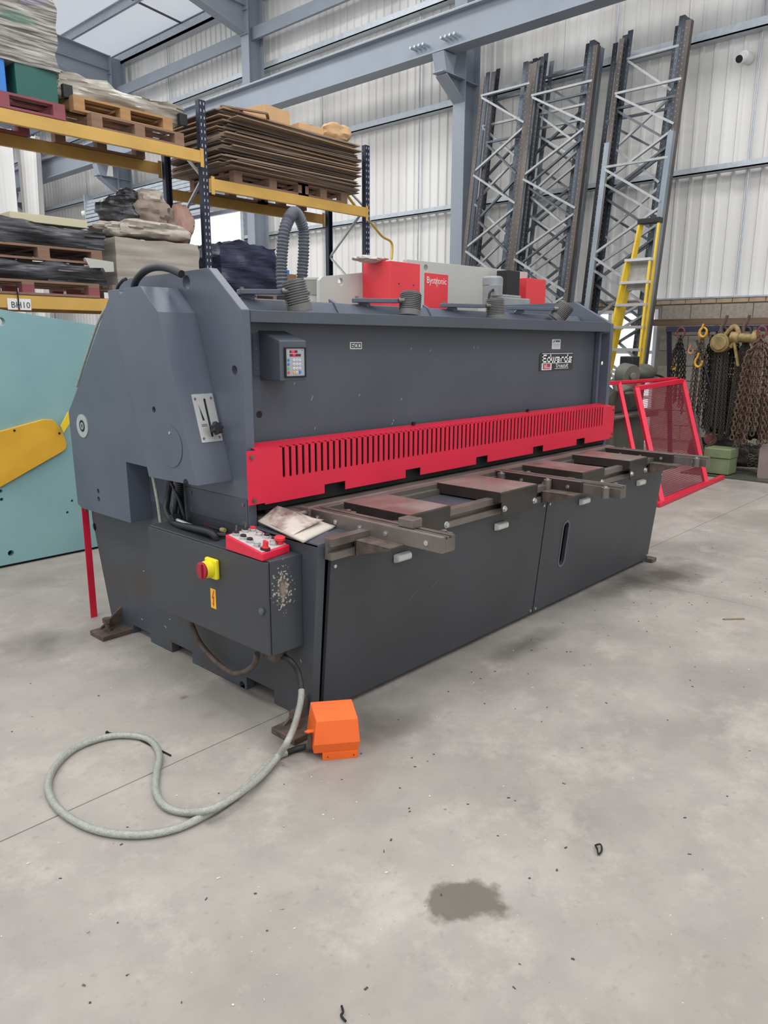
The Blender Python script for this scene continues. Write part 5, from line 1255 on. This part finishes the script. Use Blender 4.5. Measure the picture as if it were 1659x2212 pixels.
lump('black_rubbish_bag', (4.72, 8.35, sk + .48), (.12, .12, .08), F_black, 'small knotted black bag on top of the sack heap', 'bag', seed=21)
lump('sack', (4.90, 8.2, sk + .10), (.42, .22, .09), SK[1], 'flat white sack with red print at the front of the heap', 'sack', seed=2, sq=4)
MB_ = None
lump('sack', (4.55, 8.25, sk + .08), (.28, .2, .08), SK[1], 'flat white sack lying at the left of the heap under the black bag', 'sack', seed=12, sq=4)
lump('sack', (4.92, 8.25, sk + .30), (.22, .2, .14), SK[0], 'dirty grey sack in the middle of the heap', 'sack', seed=3, sq=3)
lump('sack', (4.98, 8.3, sk + .47), (.18, .16, .11), SK[1], 'crumpled pale sack topmost on the heap', 'sack', seed=5)
lump('sack', (5.15, 8.35, sk + .25), (.2, .18, .18), SK[0], 'brown-grey sack leaning right of the middle of the heap', 'sack', seed=6)
lump('sack', (5.38, 8.3, sk + .22), (.15, .15, .24), SK[2], 'tall pink-brown sack standing at the right of the heap', 'sack', seed=7)
t = MB().box(4.80, 5.12, 7.995, 8.0, sk + .05, sk + .12).build('x', M['white']); bpy.data.objects.remove(t)
pallet(6.15, 8.42, L3, 'dull pallet under the dark blue wrapped block', 'dull', lx=.9)
wrapped('dark_wrapped_block', 5.72, 6.62, 8.0, 8.8, L3 + .15, L3 + .74, F_navy, 'block of goods in shiny dark blue film beside the extraction hose', 'goods', 14, .02)
t = MB().box(6.66, 6.98, 8.2, 8.6, L3 + .02, L3 + .5).build('blue_plastic_crate', rgb['blue'], None, .01); tag(t, 'blue plastic crate between dark wrapped block and hose', 'crate')
# hanging white sheet far left
def drape(px0, px1, py0, py1, x, label, seed, gat=.0):
    p0, p1 = U(px0, py0, 'x', x), U(px1, py1, 'x', x); n = 40; vs = []; fs = []
    for j in range(12):
        for i in range(n):
            a_, b_ = i / (n - 1), j / 11
            y = p0.y + (p1.y - p0.y) * a_ * (1 - gat * b_); z = p0.z * (1 - b_) + .02
            vs.append((x + .10 * math.sin(a_ * 34 + seed + b_ * 1.5) + .05 * math.sin(a_ * 71), y, z))
    for j in range(11):
        for i in range(n - 1): k_ = j * n + i; fs.append((k_, k_ + 1, k_ + n + 1, k_ + n))
    o = MB().add(vs, fs).build('hanging_sheet', M['drape'], None, smooth=True); tag(o, label, 'sheet'); s_ = o.modifiers.new('s', 'SOLIDIFY'); s_.thickness = .01
M['drape'] = mat('white_sheet', '#DDDCDA', .7)
drape(-30, 40, 300, 520, 9.8, 'white hanging sheet, wider one at the left edge of the photo', 0)
drape(42, 100, 310, 520, 10.3, 'white hanging sheet gathered to one side behind the racking', 2, .5)
# ================================================================ turquoise press
gm = thing('turquoise_press', 'turquoise steel press side with a yellow cover plate left of the shear', 'machine', (1.5, 5.9, 0))
yg = 5.58
e = U(0, 1232, 'y', yg)
hl = []
for px, py, r in ((2, 1061, .012), (4, 1079, .012), (24, 1195, .022), (156, 1082, .010), (146, 1107, .010), (2, 695, .03)):
    q = U(px, py, 'y', yg); hl.append(circ(q.x, q.z, r, 14))
prof_ = [(.4, .03), (1.9, .03), (2.75, .0), (3.1, .03), (3.1, 1.66), (2.84, 1.724), (2.145, 1.82), (.4, 2.0)]
MB().xz([(.4, .02), (3.1, .02), (3.1, 1.66), (2.84, 1.724), (2.145, 1.82), (.4, 2.0)], yg, yg + .06, hl).build('side_plate', M['green_m'], gm, .003)
MB().box(.5, 3.05, yg + .07, yg + .9, .05, 1.6).build('body', M['black'], gm)
MB().xz([(.5, .0), (3.0, .0), (3.0, .03), (.5, .03)], yg + .02, yg + .8).build('base', M['black'], gm)
yy = yg - .03
q = [U(0, 932, 'y', yy), U(95, 906, 'y', yy), U(115, 907, 'y', yy), U(133, 928, 'y', yy), U(144, 957, 'y', yy), U(143, 968, 'y', yy), U(136, 975, 'y', yy), U(0, 1053, 'y', yy)]
pr = [(p.x, p.z) for p in q]; pr = pr + [(pr[-1][0] - .5, pr[-1][1] - .2), (pr[0][0] - .5, pr[0][1] - .12)]
yp_ = MB().xz(pr, yy, yg).build('cover_plate', M['yellow'], gm, .003)
for px, py in ((31, 930), (128, 936)): p = U(px, py, 'y', yy); MB().cyl((p.x, yy - .004, p.z), (p.x, yy, p.z), .008, 10).build('screw', M['black'], yp_)
MB().plate([[(p.x, p.z) for p in (U(132, 920, 'y', 5.5), U(146, 892, 'y', 5.5), U(160, 880, 'y', 5.5), U(160, 900, 'y', 5.5), U(138, 934, 'y', 5.5))]], (0, 5.5, 0), (1, 0, 0), (0, 0, 1), (0, .01, 0)).build('pointer', mat('bright_yellow_plate', '#F0D030', .5), gm)
# ================================================================ red and grey press brake behind
bp_ = thing('press_brake', 'light grey press brake with red boxes showing over the top of the shear', 'machine', (6.4, 5.4, 0))
GY = mat('light_grey_machine_paint', '#B9BAB4', .5, 0, .03, 3); GB2 = mat('grey_gearbox', '#8B9092', .45, 0, .1, 10)
def Y5(px, py, y=5.2): p = U(px, py, 'y', y); return (p.x, p.z)
a_ = [Y5(690, 605, 5.36), Y5(697, 597, 5.36), Y5(790, 588, 5.36)]
q = Y5(736, 609, 5.36)
MB().xz([(a_[0][0] - .05, .3), a_[0], a_[1], a_[2], (a_[2][0] + .05, .3)], 5.36, 5.40, [circ(q[0], q[1], .035)]).build('side_frame', GY, bp_, .003)
rx0, rz = 5.49, 2.357; rx1 = 5.93
b_ = MB().box(rx0, rx1, 5.0, 5.36, 1.7, rz).build('red_cover', M['red2'], bp_, .004)
for px, py in ((862, 613), (893, 616)): p = U(px, py, 'y', 5.0); MB().cyl((p.x, 4.997, p.z), (p.x, 5.0, p.z), .007, 8).build('screw', M['black'], b_)
tl2, tr2 = Y5(880, 560), Y5(1140, 588)
q = Y5(920, 579)
MB().xz([(tl2[0], 1.6), (tr2[0], 1.6), tr2, tl2], 5.2, 5.26, [circ(q[0], q[1], .035)]).build('ram_panel', GY, bp_, .003)
MB().box(5.6, 8.0, 5.3, 6.0, .3, 2.2).build('frame_body', GY, bp_)
l0, l1 = U(918, 590, 'y', 5.195), U(966, 668, 'y', 5.195); l0.z = U(918, 589, 'y', 5.195).z
lbp = MB().box(l0.x, l1.x, 5.19, 5.2, 1.8, l0.z).build('red_badge_panel', M['red2'], bp_, .002)
text('Bystronic', 'badge_text', .095, (l0.x + .02, 5.188, U(930, 612, 'y', 5.19).z), M['white'], lbp, sx=.92)
tt = U(944, 608, 'y', 5.19)
MB().plate([[(0, -.06), (.035, 0), (0, .06), (-.035, 0)]], (tt.x, 5.1895, tt.z - .01), (1, 0, 0), (0, 0, 1), (0, .0005, 0)).build('badge_diamond', mat('pale_red_print', '#E8787C', .5), lbp)
p0, p1 = U(1138, 600, 'y', 5.0), U(1180, 600, 'y', 5.0)
MB().box(p0.x, p1.x, 5.0, 5.2, 1.7, p0.z).build('red_cover', M['red2'], bp_, .004)
p0, p1 = U(1097, 583, 'y', 4.95), U(1124, 583, 'y', 4.95)
MB().box(p0.x, p1.x, 4.95, 5.1, 2.0, p0.z).build('black_cover', M['rubber'], bp_, .006)
mt = thing('electric_motor', 'grey upright electric motor and gearbox in front of the press brake', 'motor', (6.6, 4.6, 1.7))
c_ = U(1064, 620, 'y', 4.6); r = .10
zt_ = U(1064, 597, 'y', 4.6).z; zb = U(1064, 655, 'y', 4.6).z
MB().cyl((c_.x, 4.6, zb - .1), (c_.x, 4.6, zt_ - .09), r, 24).build('motor_body', GB2, mt, .004, smooth=True)
MB().cyl((c_.x, 4.6, zt_ - .09), (c_.x, 4.6, zt_ - .02), r * 1.04, 24).cyl((c_.x, 4.6, zt_ - .02), (c_.x, 4.6, zt_), r * 1.04, 24, r * .85).build('fan_cowl', GB2, mt, .004, smooth=True)
MB().box(c_.x - r * 1.3, c_.x - r * .35, 4.45, 4.55, zt_ - .20, zt_ - .09).build('terminal_box', GB2, mt, .006)
MB().tube(spline([(c_.x - .13, 4.5, zt_ - .14), (c_.x - .19, 4.5, zt_ - .18), (c_.x - .20, 4.5, zt_ - .3), (c_.x - .18, 4.5, zt_ - .42)]), .012).build('motor_lead', M['rubber'], mt, smooth=True)
p0, p1 = U(1085, 643, 'y', 4.55), U(1146, 643, 'y', 4.55)
MB().box(p0.x, p1.x, 4.55, 4.8, 1.75, p0.z + .01).box(p0.x + .03, p1.x - .1, 4.6, 4.75, p0.z + .01, p0.z + .04).build('gearbox', GB2, mt, .012)
MB().box(p0.x + .02, p1.x, 4.53, 4.9, 0, 1.76).build('gearbox_stand', GY, mt)
MB().box(c_.x - .1, c_.x + .1, 4.5, 4.7, 0, zb - .05).build('motor_stand', GY, mt)
# white padded sheet on red box
lump('bubble_wrap', (rx0 - .05, 5.2, rz + .02), (.20, .10, .035), mat('bubble_film', '#B8B4AE', .4), 'white bubble wrap draped over the top of the red press cover', 'wrap', seed=9)
# extraction hose
ho = thing('extraction_hose', 'thick grey corrugated hose bent in an arch behind the shear', 'hose', (5.6, 6.5, 0))
hp = spline([U(612, 640, 'y', 6.3), U(608, 590, 'y', 6.3), U(610, 540, 'y', 6.3), U(617, 490, 'y', 6.3), U(636, 459, 'y', 6.35), U(654, 490, 'y', 6.4), U(656, 540, 'y', 6.4), U(653, 590, 'y', 6.4), U(650, 640, 'y', 6.4)], 14)
dense = []
ln_ = 0
for a_, b_ in zip(hp, hp[1:]):
    k_ = max(1, round((b_ - a_).length / .013)); dense += [a_.lerp(b_, j_ / k_) for j_ in range(k_)]
MB().tube(dense, [.064 if i % 2 else .050 for i in range(len(dense))], 16).build('corrugated_tube', mat('grey_ribbed_hose', '#5A5F68', .5, 0, .1, 20), ho, smooth=False)
MB().cyl(hp[0], hp[0] - Vector((0, 0, hp[0].z)), .07, 14).cyl(hp[-1], hp[-1] - Vector((0, 0, hp[-1].z)), .07, 14).build('tail', M['rubber'], ho)
t = MB().tube(spline([U(745, 415, 'y', 8.4), U(775, 455, 'y', 8.6), U(800, 480, 'y', 8.9), U(825, 510, 'y', 9.1), U(846, 525, 'y', 9.2), U(846, 560, 'y', 9.2)]), .02).build('yellow_air_hose', mat('yellow_hose', '#D8B040', .5), smooth=True); tag(t, 'yellow air hose hanging beside the right end of the pallet racking', 'hose')
t = thing('hopper', 'pale conical hopper standing between the hose and the press brake', 'hopper', (5.3, 5.9, 0))
c_ = U(676, 620, 'y', 5.9)
MB().cyl((c_.x, 5.9, c_.z - .08), (c_.x, 5.9, c_.z + .06), .08, 20, .16).cyl((c_.x, 5.9, c_.z + .06), (c_.x, 5.9, c_.z + .08), .165, 20).build('cone', M['handle'], t, smooth=True)
MB().cyl((c_.x, 5.9, 0), (c_.x, 5.9, c_.z - .08), .07, 14).build('stand', M['handle'], t)
t = MB().box(U(622, 560, 'y', 7).x, U(640, 560, 'y', 7).x, 7.0, 7.1, 0, 2.38).build('timber_post', WD['brown'], None, .004); tag(t, 'upright timber post seen between the two sides of the hose', 'post')
t = MB().box(U(788, 565, 'y', 8.9).x - .15, U(795, 565, 'y', 8.9).x + .12, 9.2, 9.4, 2.45, 2.62).build('emergency_light', M['white'], None, .01); tag(t, 'white wall-mounted box light behind the press brake', 'light') if 0 else bpy.data.objects.remove(t)

# ---- tiny litter on the concrete
random.seed(21); m = MB()
for i in range(240):
    x = random.uniform(.6, 6.5); y = random.uniform(.7, 2.25) if random.random() < .8 else random.uniform(2.25, 4)
    if 1.75 < x < 5.4 and y > 2.1: continue
    a_ = random.uniform(0, PI); l_ = random.uniform(.002, .006); w_ = random.uniform(.001, .003); d = Vector((math.cos(a_), math.sin(a_), 0)); e_ = Vector((-d.y, d.x, 0)); c_ = Vector((x, y, .0005))
    m.hexa([c_ + d * l_ + e_ * w_, c_ - d * l_ + e_ * w_, c_ - d * l_ - e_ * w_, c_ + d * l_ - e_ * w_], [c_ + d * l_ + e_ * w_ + Vector((0, 0, .0015)), c_ - d * l_ + e_ * w_ + Vector((0, 0, .002)), c_ - d * l_ - e_ * w_ + Vector((0, 0, .0015)), c_ + d * l_ - e_ * w_ + Vector((0, 0, .002))])
o = m.build('floor_litter', mat('litter', '#CFC8BC', .8, 0, 0, 6, c2='#4A4038', thr=(.45, .5), world=True)); tag(o, 'tiny pale and dark chips scattered over the concrete floor', 'litter', kind='stuff')
